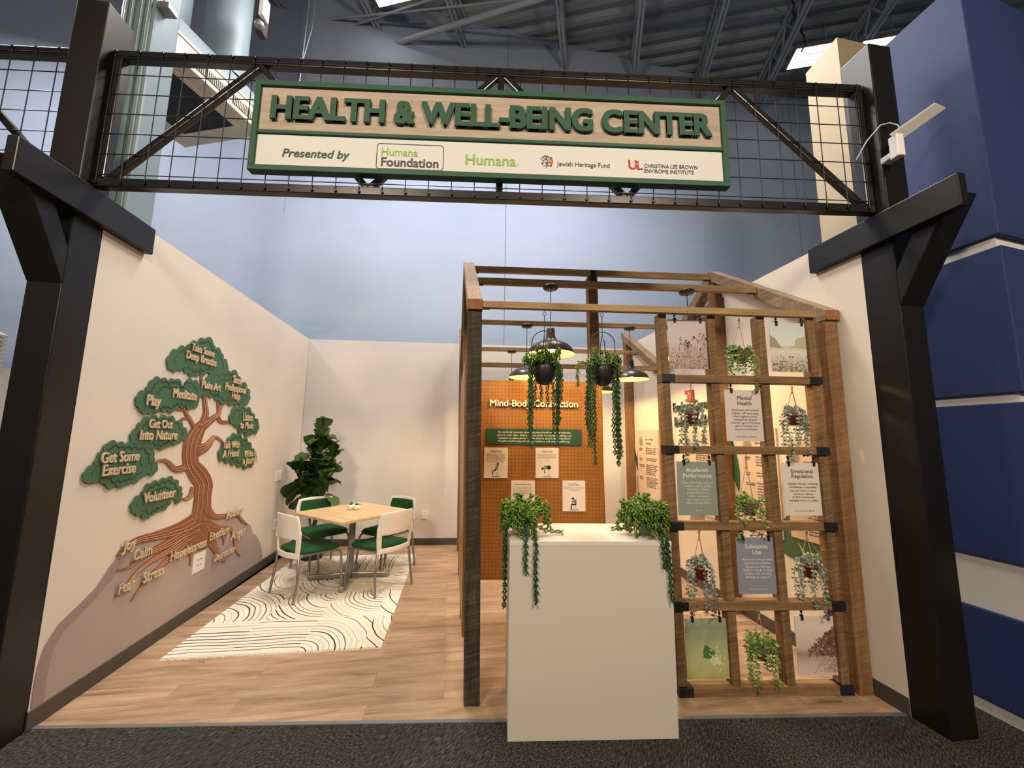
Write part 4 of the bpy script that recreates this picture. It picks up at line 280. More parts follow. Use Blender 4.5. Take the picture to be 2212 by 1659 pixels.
# carpet tiles, woven diagonally, turned from tile to tile
m, t, b = nt('charcoal_carpet_tiles'); v = mapped(t, (1, 1, 1))
ck = t.nodes.new('ShaderNodeTexChecker'); ck.inputs['Scale'].default_value = 1.64; t.links.new(v, ck.inputs[0])
w1 = noise(t, mapped2(t, (0, 0, -.95), (26, 170, 1)), 1, 3, .6); w2 = noise(t, mapped2(t, (0, 0, -.62), (60, 130, 1)), 1, 3, .6)
w = mix(t, ck.outputs[1], w1, w2); w3 = noise(t, v, 260, 2, .6)
f = math_(t, 'ADD', math_(t, 'MULTIPLY', w, .7), math_(t, 'MULTIPLY', w3, .3))
c = ramp(t, f, [(.40, (.011, .0105, .009)), (.52, (.046, .0435, .037)), (.66, (.145, .134, .114))])
t.links.new(c, b.inputs['Base Color']); b.inputs['Roughness'].default_value = .95; b.inputs['Specular IOR Level'].default_value = .1
bump(t, b, f, .8, .012); M['carpet'] = m

# sign face: pale oak
M['signwood'] = wood('pale_oak_laminate', (.27, .215, .16), (.36, .295, .23), (.425, .36, .29), 'x', .55, .0, .9)
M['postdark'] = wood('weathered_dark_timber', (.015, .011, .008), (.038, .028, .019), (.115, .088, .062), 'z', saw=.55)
M['postwarm'] = wood('rough_brown_timber', (.085, .040, .016), (.19, .098, .042), (.30, .175, .085), 'z', saw=.6)
M['raftery'] = wood('grey_brown_timber', (.10, .062, .036), (.20, .132, .080), (.33, .24, .155), 'y', saw=.35)
M['batten'] = wood('planed_oak_batten', (.17, .102, .045), (.31, .205, .10), (.43, .30, .16), 'x', saw=.2)
M['stud'] = wood('sawn_stud_timber', (.050, .027, .012), (.165, .096, .043), (.30, .192, .095), 'z', saw=.65)
M['rail'] = wood('sawn_rail_timber', (.075, .042, .019), (.19, .112, .052), (.29, .18, .09), 'x', saw=.25)
M['endgrain'] = mat('red_brown_end_grain', (.22, .085, .032), .8, noise=.3, nscale=60)
M['bracket'] = mat('black_bracket', (.012, .012, .013), .5, .3)

# ------------------------------------------------------------------ room shell
FRONT = 2.487
def yfront(x): return FRONT
cL = W(XL, (FRONT-XL*N_.y)/M_.y, 0); cR = W(XR, (FRONT-XR*N_.y)/M_.y, 0)
BL = Vector((-2.887, 6.065, 0)); BR = Vector((2.035, 6.30, 0)); BD = (BR-BL).normalized(); BN = Vector((-BD.y, BD.x, 0))
mb = MB(); mb.prism([cL, cR, BR, BL], (0, 0, -.02)); struct('floor', mb, M['planks'])
mb = MB()
for poly in ([(-12, -4), (12, -4), (12, FRONT-.012), (-12, FRONT-.012)], [(-12, FRONT-.012), (cL.x-.02, FRONT-.012), (BL.x-.1, 8), (-12, 8)], [(cR.x+.02, FRONT-.012), (12, FRONT-.012), (12, 8.5), (BR.x+.1, 8)]):
    mb.prism([(x, y, 0) for x, y in poly], (0, 0, -.02))
struct('floor_carpet', mb, M['carpet'])
mb = MB(); mb.box((cL.x, FRONT-.014, -.01), (cR.x, FRONT+.012, .004)); struct('trim_1', mb, M['greymetal'])
HW = 3.049
mb = MB(); mb.prism([W(XL, 2.70, 0), W(XL, 6.343, 0), W(XL-.14, 6.343, 0), W(XL-.14, 2.70, 0)], (0, 0, HW)); struct('wall_left', mb, M['wall'])
mb = MB(); mb.prism([W(XR, 2.18, 0), W(XR+.14, 2.18, 0), W(XR+.14, 6.04, 0), W(XR, 6.04, 0)], (0, 0, HW)); struct('wall_right', mb, M['wall'])
mb = MB(); mb.prism([BL, BR, BR+BN*.12, BL+BN*.12], (0, 0, HW)); struct('wall_back', mb, M['back'])
for nm, a, b_, nn in (('left', W(XL, 2.70, 0), W(XL, 6.343, 0), N_), ('right', W(XR, 2.18, 0), W(XR, 6.04, 0), -N_), ('back', BL, BR, -BN)):
    mb = MB(); mb.prism([a, b_, b_+nn*.010, a+nn*.010], (0, 0, .10)); struct('baseboard_'+nm, mb, M['base'], bevel=.003)
# hall wall with sky mural, 10 degrees off the booth front
HD = Vector((.985, .174, 0)); H0 = Vector((-.058, 6.892, 0)); HN = Vector((-.174, .985, 0)); ZC = 9.6
mb = MB(); mb.prism([H0-HD*10, H0+HD*12, H0+HD*12+HN*.2, H0-HD*10+HN*.2], (0, 0, ZC+.4)); hall = struct('wall_hall', mb, M['sky'])
mb = MB()
for k in (-6.7, .0, 6.7):
    p = H0+HD*(.17+k)-HN*.004; mb.bar(p+Zv*2.6, p+Zv*9.6, .010, .006, HD)
struct('trim_2', mb, mat('panel_joint', (.14, .17, .22), .8))
# ceiling: ribbed steel deck; ribs run along CD, joists along CU
CD = Vector((.968, -.25, 0)); CU = Vector((.25, .968, 0))
mb = MB(); P0 = Vector((0, 0, ZC)); k = -16.0; prof = []
while k < 10: prof += [(k, .0), (k+.09, .0), (k+.13, .09), (k+.26, .09), (k+.30, 0)]; k += .30
pts = [(CU*a+Zv*h) for a, h in prof]
vs = [P0-CD*14+p for p in pts]+[P0+CD*16+p for p in pts]; n = len(pts)
mb.add(vs, [(i, i+1, n+i+1, n+i) for i in range(n-1)])
M['deck'] = mat('grey_ribbed_deck', (.205, .24, .27), .6, noise=.12, nscale=1.5)
struct('ceiling', mb, M['deck'])
M['joist'] = mat('grey_painted_joist', (.25, .28, .31), .55)
def joist(s, b0=-10, b1=9.3):
    mb = MB(); p = P0+CD*s
    for sd in (-.035, .035):
        mb.bar(p+CU*b0+CD*sd+Zv*-.06, p+CU*b1+CD*sd+Zv*-.06, .05, .05)
        mb.bar(p+CU*b0+CD*sd+Zv*-.56, p+CU*b1+CD*sd+Zv*-.56, .045, .045)
    a = b0
    while a < b1-.3:
        mb.bar(p+CU*a+Zv*-.56, p+CU*(a+.32)+Zv*-.06, .026, .026); mb.bar(p+CU*(a+.32)+Zv*-.06, p+CU*(a+.64)+Zv*-.56, .026, .026); a += .64
    o = struct('ceiling_joist', mb, M['joist']); return o
for s in (-5.3, -3.85, -2.4, -.55, .86, 2.27, 3.65, 5.05, 6.5): joist(s)
mb = MB()
for a, b_ in (((-7, 5.1), (9, 6.9)), ((-9, 5.9), (3.2, 5.0)), ((-4, 3.6), (8, 4.4))):
    mb.tube([P0+CD*a[0]+CU*a[1]+Zv*-.58, P0+CD*b_[0]+CU*b_[1]+Zv*-.58], .022, 6)
mb.tube([P0+CD*-9+CU*6.3+Zv*-.75, P0+CD*9+CU*4.9+Zv*-.75], .05, 8)
struct('ceiling_pipe', mb, M['joist'])
# blue clad wall of the next exhibit on the right, with white reveals
XB, VC = 3.185, 1.77
rd = Vector((.97, .24, 0)); e0 = W(XB, VC, 0)
def clad(z0, z1, d=0.0):
    a = W(XB+d, VC+1.4*d, z0); b_ = W(XB+d, 2.24-d, z0); e = a+rd*2.2
    mb = MB(); mb.prism([a, e, e+M_*.9, b_], (0, 0, z1-z0)); return mb
mb = MB()
for z0, z1 in ((.085, .605), (.915, 1.83), (1.885, 2.765), (2.835, 4.60)): 
    q = clad(z0, z1); mb.add(q.v, q.f)
struct('wall_outer', mb, M['blue'], bevel=.006)
mb = clad(0, 4.57, .025); struct('trim_3', mb, M['trimwhite'])
# cream column of the hall behind the right wall
p = Vector((3.49, 3.50, 0)); mb = MB(); mb.prism([p, p+Vector((.58, .08, 0)), p+Vector((.58, .5, 0)), p+Vector((0, .42, 0))], (0, 0, 5.78))
struct('column_hall', mb, M['cream'])

# ------------------------------------------------------------------ archway: two black posts, trusses, sign
def arch_post(side):
    sg = 1 if side == 'right' else -1
    X0 = XR if sg > 0 else XL; v0 = 1.983 if sg > 0 else 2.510; v1 = v0+.202
    WD = .175*sg
    p = W(X0+WD/2, (v0+v1)/2, 0)
    t = thing('archway_post', p, 'tall black post with knee brace and twin crossbeams beside the %s wall' % ('blue' if sg > 0 else 'tree mural'), 'post', 'black archway posts')
    mb = MB(); mb.prism([W(X0, v0, 0), W(X0+WD, v0, 0), W(X0+WD, v1, 0), W(X0, v1, 0)], (0, 0, 4.28)); obj('column', mb, M['black'], t, bevel=.006)
    for xa in (X0-.055*sg,):
        mb = MB(); a, b_ = v0-.385, v1+.335
        mb.prism([W(xa, a, 2.858), W(xa+.055*sg, a, 2.858), W(xa+.055*sg, b_, 2.858), W(xa, b_, 2.858)], (0, 0, .19)); obj('crossbeam', mb, M['black'], t, bevel=.006)
    mb = MB(); q = [(v0, 2.43), (v0, 2.65), (v0-.115, 2.86), (v0-.115, 2.99), (v0-.32, 2.99)]
    mb.prism([W(X0, a, z) for a, z in q], N_*WD); obj('knee_brace', mb, M['black'], t, bevel=.005)
    return t
arch_post('left'); arch_post('right')
M['clipm'] = mat('wire_tie', (.16, .16, .17), .4, .6)
TY = 2.362
def truss(x0, x1, zb, zt, label, loc):
    t = thing('lattice_truss', (loc, TY, zb), label, 'truss', 'black lattice trusses')
    s = .057; xm = (x0+x1)/2; q = (x1-x0)/6
    def part(nm, pts, w=s):
        mb = MB()
        for a, b_ in zip(pts[:-1], pts[1:]): mb.bar((a[0], TY, a[1]), (b_[0], TY, b_[1]), w, w, Yv)
        return obj(nm, mb, M['blackmetal'], t, bevel=.006)
    part('top_chord', [(x0, zt-s/2), (x1, zt-s/2)]); part('bottom_chord', [(x0, zb+s/2), (x1, zb+s/2)])
    part('end_upright', [(x0+s/2, zb+s), (x0+s/2, zt-s)]); part('end_upright', [(x1-s/2, zb+s), (x1-s/2, zt-s)])
    part('middle_upright', [(xm, zb+s), (xm, zt-s)], .044)
    nodes = [(x0+.06, zb+.05), (xm-2*q+.08, zt-.05), (xm-q, zb+.05), (xm-.03, zt-.05)]
    for k in range(3):
        part('diagonal', nodes[k:k+2], .04); part('diagonal', [(2*xm-a, z) for a, z in nodes[k:k+2]], .04)
    mb = MB(); n = 0; k = x0+.02
    while k < x1-.01: mb.tube([(k, TY-.034, zb+.012), (k, TY-.034, zt-.012)], .0032, 5, False); k += .1435
    k = zb+.075
    while k < zt-.03: mb.tube([(x0, TY-.030, k), (x1, TY-.030, k)], .0032, 5, False); k += .137
    k = x0+.02
    while k < x1-.01:
        for z in (zb+.02, zt-.02): mb.obox((k, TY-.036, z), (.007, 0, .004), (0, .004, 0), (-.003, 0, .007))
        k += .1435
    obj('wire_mesh', mb, M['wire'], t)
    return t
xl, xr = W(XL, 2.61, 0).x, W(XR, 2.08, 0).x
truss(xl+.002, xr-.002, 3.085, 4.025, 'black steel lattice truss with wire mesh holding the sign', 0)
truss(xl-.19-4.6, xl-.19, 3.085, 4.025, 'black steel truss with wire mesh running out of frame left of the left post', xl-2.5)

SY = 2.296
sg = thing('hanging_sign', (-.04, SY, 3.19), 'long green framed sign with raised letters HEALTH & WELL-BEING CENTER on the truss', 'sign')
x0, x1, z0, z1 = -1.535, 1.458, 3.187, 3.795; fr = .034
mb = MB(); mb.box((x0, SY-.028, z0), (x1, SY+.028, z0+fr)); mb.box((x0, SY-.028, z1-fr), (x1, SY+.028, z1)); mb.box((x0, SY-.028, z0+fr), (x0+fr, SY+.028, z1-fr)); mb.box((x1-fr, SY-.028, z0+fr), (x1, SY+.028, z1-fr)); mb.box((x0+fr, SY-.024, 3.437), (x1-fr, SY+.02, 3.459))
obj('frame', mb, M['green'], sg, bevel=.002)
mb = MB(); mb.box((x0+fr, SY-.010, 3.459), (x1-fr, SY+.018, z1-fr)); obj('wood_panel', mb, M['signwood'], sg)
mb = MB(); mb.box((x0+fr, SY-.010, z0+fr), (x1-fr, SY+.018, 3.437)); lp = obj('sponsor_panel', mb, M['white'], sg)
tx = lambda body, x, z, y=SY-.011, **k: text_mb(body, Xv, Zv, (x, y, z), **k)
obj('raised_lettering', tx('HEALTH & WELL-BEING CENTER', -.035, 3.607, y=SY-.0185, width=2.765, height=.150, depth=.015, bold=.056, res=5), M['green'], sg)
M['ink'] = mat('dark_green_ink', (.028, .060, .045), .6); M['lime'] = mat('lime_ink', (.23, .40, .05), .6); M['grey_ink'] = mat('charcoal_ink', (.05, .05, .05), .6); M['red_ink'] = mat('red_ink', (.42, .025, .03), .6); M['orange_ink'] = mat('orange_ink', (.55, .22, .06), .6); M['navy_ink'] = mat('plum_ink', (.07, .05, .09), .6)
def lab(o, l): o['label'] = l; return o
lab(obj('lettering', tx('Presented by', -1.138, 3.306, width=.405, bold=.018, shear=.2, depth=.002), M['ink'], lp), 'dark green italic words Presented by')
mb = MB(); bx0, bx1, bz0, bz1 = -.771, -.356, 3.231, 3.404
rr = []
for cx_, cz_, a0 in ((bx1-.02, bz1-.02, 0), (bx0+.02, bz1-.02, 90), (bx0+.02, bz0+.02, 180), (bx1-.02, bz0+.02, 270)):
    rr += [(cx_, cz_, math.radians(a0+d)) for d in (0, 30, 60, 90)]
out = [(a+.02*math.cos(t_), SY-.0105, c_+.02*math.sin(t_)) for a, c_, t_ in rr]; inn = [(a+.0155*math.cos(t_), SY-.0105, c_+.0155*math.sin(t_)) for a, c_, t_ in rr]
mb.strip(out+out[:1], inn+inn[:1], (0, -.0015, 0)); lab(obj('logo_border', mb, M['ink'], lp), 'thin rounded dark box')
lab(obj('lettering', tx('Humana', -.628, 3.347, width=.222, height=.052, bold=.004), M['lime'], lp), 'light green word in the box')
lab(obj('lettering', tx('Foundation', -.563, 3.279, width=.350, height=.058, bold=.026), M['grey_ink'], lp), 'bold charcoal word in the box')
q = tx('Humana', -.062, 3.316, width=.312, height=.070, bold=.014); tx('.', .108, 3.29, height=.008, mb=q)
lab(obj('lettering', q, M['lime'], lp), 'large light green word')
rnd = random.Random(5)
for nm, mt, ks in (('logo_mark', 'navy_ink', 0), ('logo_mark', 'orange_ink', 1)):
    mb = MB(); c0 = Vector((.290, SY-.011, 3.323))
    for k in range(26):
        a = rnd.uniform(-1.1, 1.1) if ks else rnd.uniform(1.0, 5.3)
        rr_ = rnd.choice((.012, .022, .032, .038)); d = rnd.uniform(0, 6.28); L = rnd.uniform(.006, .013)
        p = c0+Vector((rr_*math.cos(a), 0, rr_*math.sin(a))); e = Vector((math.cos(d), 0, math.sin(d)))
        mb.obox(p, e*L, (0, .0008, 0), e.cross(Yv)*.0017)
    lab(obj(nm, mb, M[mt], lp), 'round branch logo strokes in '+('orange' if ks else 'dark plum'))
lab(obj('lettering', tx('Jewish Heritage Fund', .522, 3.305, width=.336, height=.040, bold=.004), M['grey_ink'], lp), 'charcoal words beside the round logo')
q = tx('U', .838, 3.322, width=.050, height=.062, bold=.03); tx('L', .885, 3.320, width=.036, height=.056, bold=.03, mb=q)
lab(obj('logo_mark', q, M['red_ink'], lp), 'red letter logo')
lab(obj('logo_mark', tx('OF', .865, 3.322, y=SY-.0135, width=.022, height=.014, bold=.02), M['white'], lp), 'tiny white letters on the red logo')
q = tx('CHRISTINA LEE BROWN', 1.085, 3.319, width=.345, height=.026, bold=.006); tx('ENVIROME INSTITUTE', 1.072, 3.283, width=.32, height=.026, bold=.006, mb=q)
lab(obj('lettering', q, M['grey_ink'], lp), 'two charcoal lines beside the red logo')

# white panel antenna on the right post
an = thing('panel_antenna', (2.48, 2.24, 3.34), 'flat white panel antenna on a short bracket beside the right black post', 'antenna')
mb = MB(); c0 = [Vector((2.476, 2.20, 3.535)), Vector((2.66, 2.20, 3.545)), Vector((3.053, 2.20, 3.83)), Vector((2.915, 2.20, 3.857))]
a0 = Vector((2.408, 2.14, 3.476)); e1 = Vector((.325, .0, .236)); e2 = Vector((.105, .03, .0))
mb.prism([a0, a0+e1, a0+e1+e2, a0+e2], (0, .004, .014)); obj('panel', mb, mat('antenna_grey_white', (.42, .41, .38), .5), an, bevel=.003)
mb = MB(); mb.box((2.432, 2.125, 3.338), (2.480, 2.18, 3.485)); mb.box((2.455, 2.16, 3.37), (2.520, 2.262, 3.41)); obj('mounting_bracket', mb, M['trimwhite'], an, bevel=.006)
mb = MB(); pts = [Vector((2.335, 2.30, 3.43)), Vector((2.36, 2.24, 3.52)), Vector((2.42, 2.20, 3.60)), Vector((2.46, 2.18, 3.60)), Vector((2.50, 2.17, 3.58)), Vector((2.505, 2.165, 3.545))]
mb.tube(pts, .004, 6); obj('cable', mb, mat('pale_blue_cable', (.35, .45, .55), .5), an)

# ------------------------------------------------------------------ hall equipment on the left: steel column, air unit, ducts
cx_ = -3.255; mb = MB(); mb.box((cx_-.15, 3.2, 0), (cx_+.15, 3.46, 9.55)); col = tag(obj('steel_column', mb, M['paleblue'], bevel=.02), 'pale blue steel column rising behind the left black post', 'column')
mb = MB()
for d in (-.09, -.03, .05, .11): mb.box((cx_+d-.012, 3.185, 0), (cx_+d+.012, 3.2, 9.5))
obj('flute', mb, M['paleblue'], col, bevel=.004)
mb = MB(); mb.box((-3.105, 3.2, 5.38), (-3.0, 3.31, 5.44)); mb.box((-3.10, 3.24, 5.44), (-3.07, 3.27, 5.50))
tag(obj('security_camera', mb, M['greymetal'], bevel=.008), 'small grey box camera clamped to the pale blue column', 'camera')
U = Vector((.235, .972, 0)); V = Vector((.972, -.235, 0)); Q = Vector((-3.055, 4.76, 5.4))        # far right lower corner
au = thing('air_unit', Q-U*.6-V*.6, 'cream ceiling air unit with black grilles and dark square hatch', 'air conditioner')
def ub(u0, u1, v0, v1, z0, z1): return [Q-U*a-V*b_+Zv*c_ for c_ in (z0, z1) for b_ in (v0, v1) for a in (u0, u1)]
def uobj(nm, boxes, m, **k):
    mb = MB()
    for bb in boxes: mb.add(ub(*bb), [(0, 2, 3, 1), (4, 5, 7, 6), (0, 1, 5, 4), (2, 6, 7, 3), (0, 4, 6, 2), (1, 3, 7, 5)])
    return obj(nm, mb, m, au, **k)
uobj('casing', [(0, 1.21, 0, 1.23, 0, .27)], M['unit'], bevel=.012)
uobj('hatch', [(.22, .98, .22, .98, -.012, .01)], M['dark'])
uobj('hatch_rim', [(.17, .22, .17, 1.03, -.014, .004), (.98, 1.03, .17, 1.03, -.014, .004), (.22, .98, .17, .22, -.014, .004), (.22, .98, .98, 1.03, -.014, .004)], M['unit'])
for a in (.06, .52):
    g_ = uobj('grille', [(a, a+.40, -.006, .01, .055, .165)], M['dark'])
    bb = [(a+.008+.022*k, a+.016+.022*k, -.012, .0, .055, .165) for k in range(18)]
    mb = MB()
    for q in bb: mb.add(ub(*q), [(0, 2, 3, 1), (4, 5, 7, 6), (0, 1, 5, 4), (2, 6, 7, 3), (0, 4, 6, 2), (1, 3, 7, 5)])
    obj('louvre', mb, M['unit'], g_)
uobj('top_lip', [(-.012, 1.222, -.012, 1.242, .245, .275)], M['unit'])
mb = MB(); a = [Q-U*1.19-V*.02+Zv*.276, Q-V*.02-U*.02+Zv*.276, Q-V*1.2-U*.02+Zv*.276, Q-U*1.19-V*1.2+Zv*.276]
b_ = [Q-U*1.1-V*.12+Zv*.55, Q-V*.12-U*.1+Zv*.55, Q-V*1.1-U*.1+Zv*.55, Q-U*1.1-V*1.1+Zv*.55]
mb.add(a+b_, [(0, 1, 5, 4), (1, 2, 6, 5), (2, 3, 7, 6), (3, 0, 4, 7), (4, 5, 6, 7), (3, 2, 1, 0)]); obj('plenum', mb, M['duct'], au)
for k, (a, v_) in enumerate(((.34, .34), (.86, .62))):
    p = Q-U*a-V*v_; mb = MB(); mb.lathe([(.24, .552), (.24, 4.15)], p, 28)
    tag(obj('round_duct', mb, M['duct']), ('pale blue round duct rising from the air unit, nearer the sign', 'pale blue round duct rising from the air unit, nearer the left column')[k], 'duct', 'round ducts above the air unit')
em = thing('emergency_light', (-2.87, 4.25, 6.25), 'small black and white emergency light on the round duct', 'light')
mb = MB(); mb.box((-2.93, 4.20, 6.30), (-2.84, 4.32, 6.75)); obj('housing', mb, M['dark'], em, bevel=.02)
mb = MB(); mb.box((-2.87, 4.15, 6.47), (-2.81, 4.27, 6.74)); obj('cover', mb, M['plate'], em, bevel=.01)
mb = MB(); mb.ball((-2.86, 4.18, 6.36), .055); obj('lamp_head', mb, M['greymetal'], em)
# thin hanging wire left of the sign
mb = MB(); mb.tube([(-2.92, 5.2, 6.15), (-2.90, 5.2, 6.9), (-2.80, 5.2, 7.5), (-2.76, 5.2, 9.3)], .008, 6); mb.tube([(-2.90, 5.2, 6.9), (-2.88, 5.2, 7.6), (-2.86, 5.2, 9.3)], .008, 6); mb.tube([(-2.92, 5.2, 6.15), (-2.95, 5.2, 4.6)], .006, 6)
tag(obj('hanging_wire', mb, M['joist']), 'thin pale wire hanging down left of the sign', 'wire')
mb = MB(); mb.tube([Vector((4.75, 5.62, 9.55))]+[Vector(p).lerp(Vector(q), k/5)+Vector((.07*math.sin(math.pi*k/5), 0, 0)) for p, q in (((4.95, 5.80, 9.40), (5.30, 6.10, 9.36)), ((5.34, 6.13, 9.35), (5.62, 6.32, 9.30)), ((5.66, 6.36, 9.28), (5.70, 6.45, 8.95))) for k in range(6)], .016, 6)
tag(obj('hanging_cable', mb, M['dark']), 'dark curved cable hanging from the ribbed ceiling', 'cable')
# bright troffers under the ceiling
M['glow'] = mat('lamp_diffuser', (.9, .9, .9), .5, emit=(1.0, .95, .86), es=7)
def troffer(c, label, z=9.0):
    t = thing('ceiling_light', (c[0], c[1], z), label, 'light', 'bright ceiling lights'); c = Vector((c[0], c[1], z))
    mb = MB(); mb.obox(c+Zv*.05, CD*.34, CU*.23, (0, 0, .045)); obj('housing', mb, M['greymetal'], t)
    mb = MB(); mb.obox(c, CD*.32, CU*.21, (0, 0, .006)); obj('diffuser', mb, M['glow'], t)
    mb = MB()
    for k in (-.07, .07): mb.obox(c-Zv*.008+CU*k, CD*.32, CU*.006, (0, 0, .006))
    obj('louvre', mb, M['greymetal'], t)
    for k in (-.3, .3): obj('hanger_rod', MB().tube([c+CD*k+Zv*.09, c+CD*k+Zv*.62], .008, 6), M['joist'], t)
troffer((5.99, 6.585), 'glowing rectangular ceiling light left of the cream column'); troffer((7.12, 6.38), 'glowing ceiling light half hidden between cream column and blue wall'); troffer((-1.90, 5.80), 'glowing ceiling light at the top edge above the sign')
# small shed seen past the left post
sh = thing('garden_shed', (-6.6, 5.0, 0), 'pale shed with ribbed roof glimpsed left of the left black post', 'shed')
mb = MB(); mb.box((-7.4, 4.9, 0), (-5.93, 5.4, 2.35)); obj('wall', mb, wall_paint('grey_beige_paint', (.46, .42, .36)), sh)
mb = MB(); sd = Vector((.55, 0, -.75)).normalized()
for k in range(9): mb.bar(Vector((-7.0, 4.84-.0*k, 2.3))+Vector((1.12, 0, -.02+.052*k)) - Vector((.9, 0, -.45)), Vector((-5.88, 4.84, 2.30+.052*k)), .10, .03)
obj('ribbed_roof', mb, mat('beige_roofing', (.48, .44, .37), .6), sh)

# ------------------------------------------------------------------ tree mural on the left wall
M['leafgreen'] = mat('mural_green', (.050, .128, .062), .6); M['leafline'] = mat('mural_dark_green', (.008, .036, .017), .6)
M['bark'] = mat('mural_brown', (.235, .088, .034), .6); M['vein'] = mat('mural_pink_line', (.62, .34, .22), .6)
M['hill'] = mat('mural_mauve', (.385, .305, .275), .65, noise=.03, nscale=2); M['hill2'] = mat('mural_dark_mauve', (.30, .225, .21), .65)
M['lettertan'] = mat('birch_letters', (.60, .45, .28), .6)
WL = lambda v, z, d=0: W(XL+d, v, z)
tm = thing('tree_mural', WL(4.1, .35), 'flat green and brown tree mural with raised words on the left wall', 'mural')
mb = MB(); mb.prism([WL(*p, .001) for p in HILL], N_*.002); obj('painted_hill', mb, M['hill'], tm)
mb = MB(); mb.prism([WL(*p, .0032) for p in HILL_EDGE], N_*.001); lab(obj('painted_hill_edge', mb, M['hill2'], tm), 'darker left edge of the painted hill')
mb = MB()
for i, (L, R) in enumerate(TRUNK): mb.strip([WL(*p, .0045) for p in L], [WL(*p, .0045) for p in R], N_*(.003+.00015*i))
trk = obj('trunk', mb, M['bark'], tm)
for L, R in VEIN: obj('bark_line', MB().strip([WL(*p, .009) for p in L], [WL(*p, .009) for p in R], N_*.0028), M['vein'], trk)
def scallop(P, k=5, h=.33):
    c = sum((Vector(p) for p in P), Vector((0, 0)))/len(P); out = []
    for i in range(len(P)):
        a, b_ = Vector(P[i]), Vector(P[(i+1) % len(P)]); d = b_-a; nn = Vector((-d.y, d.x))
        if nn.dot((a+b_)/2-c) < 0: nn = -nn
        for j in range(k): s = j/k; out.append(a+d*s+nn*h*math.sin(math.pi*s))
    return out
WORDS = [('Take Some', 3.797, 2.323, 0.321), ('Deep Breaths', 3.793, 2.235, 0.419), ('Make Art', 3.971, 2.028, 0.285), ('Seek', 4.4, 2.143, 0.166), ('Professional', 4.386, 2.055, 0.389), ('Help', 4.396, 1.968, 0.15), ('Play', 3.288, 1.822, 0.135), ('Meditate', 3.627, 1.914, 0.292), ('Get Out', 3.395, 1.665, 0.245), ('Into Nature', 3.393, 1.582, 0.384), ('Get Some', 3.061, 1.437, 0.308), ('Exercise', 3.063, 1.356, 0.265), ('Volunteer', 3.477, 1.127, 0.33), ('Listen', 4.673, 1.776, 0.203), ('to Music', 4.673, 1.689, 0.271), ('Talk With', 4.405, 1.488, 0.311), ('A Friend', 4.413, 1.401, 0.281), ('Write in', 4.806, 1.384, 0.267), ('a Journal', 4.812, 1.3, 0.303), ('Joy', 3.24, 0.817, 0.11), ('Calm', 3.378, 0.736, 0.168), ('Hopelessness', 3.921, 0.606, 0.468), ('Stress', 3.519, 0.546, 0.208), ('Fear', 3.266, 0.548, 0.139), ('Anxiety', 4.616, 0.783, 0.304), ('Emotions', 4.367, 0.647, 0.325), ('Anger', 4.724, 0.549, 0.268), ('Depression', 4.494, 0.413, 0.365)]
CW = {'take': (0, 2), 'make': (2, 6), 'play': (6, 8), 'out': (8, 10), 'ex': (10, 12), 'vol': (12, 13), 'music': (13, 15), 'talk': (15, 19)}
for ci, (key, P) in enumerate(CLUSTERS.items()):
    base = .0125+.0006*ci; c = sum((Vector(p) for p in P), Vector((0, 0)))/len(P); P = [tuple(c+(Vector(p)-c)*.945) for p in P]; P2 = scallop(P)
    mb = MB(); mb.prism([WL(p.x, p.y, .006) for p in P2], N_*(base-.006)); fo = obj('foliage', mb, M['leafgreen'], tm)
    c = sum((Vector(p) for p in P), Vector((0, 0)))/len(P); w_ = .0055; n = len(P)
    for sc, a, b_ in ((.80, 0, n//2+1), (.52, 1, n//2), (.72, n//2+2, n-1)):
        Q2 = scallop([c+(Vector(p)-c)*sc for p in P])[a*5:b_*5]
        if len(Q2) < 4: continue
        L, R = [], []
        for i, p in enumerate(Q2):
            d = (Q2[min(i+1, len(Q2)-1)]-Q2[max(i-1, 0)]).normalized(); nn = Vector((-d.y, d.x))*w_*math.sin(math.pi*min(max(i/(len(Q2)-1), .08), .92))
            L.append(WL(*(p+nn), base)); R.append(WL(*(p-nn), base))
        obj('leaf_line', MB().strip(L, R, N_*.0012), M['leafline'], fo)
    for t_, v, z, wd_ in WORDS[slice(*CW[key])]: lab(obj('raised_word', text_mb(t_, M_, Zv, WL(v, z, base+.005), width=wd_, depth=.0075, bold=.034, tall=1.25), M['lettertan'], fo), 'raised tan words '+t_)
for t_, v, z, wd_ in WORDS[19:]: lab(obj('root_word', text_mb(t_, M_, Zv, WL(v, z, .017), width=wd_, depth=.008, bold=.03, tall=1.2), M['lettertan'], tm), 'raised tan word '+t_)

# wall plates
def plate(name, o, ux, nn, w, h, label, kind, cols=1):
    t = thing(name, o, label, 'outlet' if kind != 'switch' else 'switch', 'white wall plates'); mb = MB()
    mb.obox(Vector(o)+nn*.004, ux*w/2, nn*.004, Zv*h/2); obj('cover', mb, M['plate'], t, bevel=.002)
    mb = MB()
    for c_ in range(cols):
        for dz in (-.023, .023):
            p = Vector(o)+ux*((c_-(cols-1)/2)*.046)+Zv*dz+nn*.009
            if kind == 'switch':
                if dz > 0: continue
                mb.obox(p+Zv*.023, ux*.006, nn*.002, Zv*.030)
            else:
                for s in (-.007, .007): mb.obox(p+ux*s, ux*.0016, nn*.0015, Zv*.006)
    obj('slots' if kind != 'switch' else 'toggle', mb, M['slot'] if kind != 'switch' else M['trimwhite'], t)
plate('wall_outlet', WL(4.105, .455), M_, N_, .175, .165, 'square white four socket outlet plate low on the tree mural', 'outlet', 2)
plate('wall_outlet', WL(5.70, .452), M_, N_, .14, .13, 'white outlet plate on left wall behind the front left chair', 'outlet', 2)
plate('light_switch', WL(5.59, 1.062), M_, N_, .075, .125, 'left one of two tall white plates on left wall beside the potted fig', 'switch')
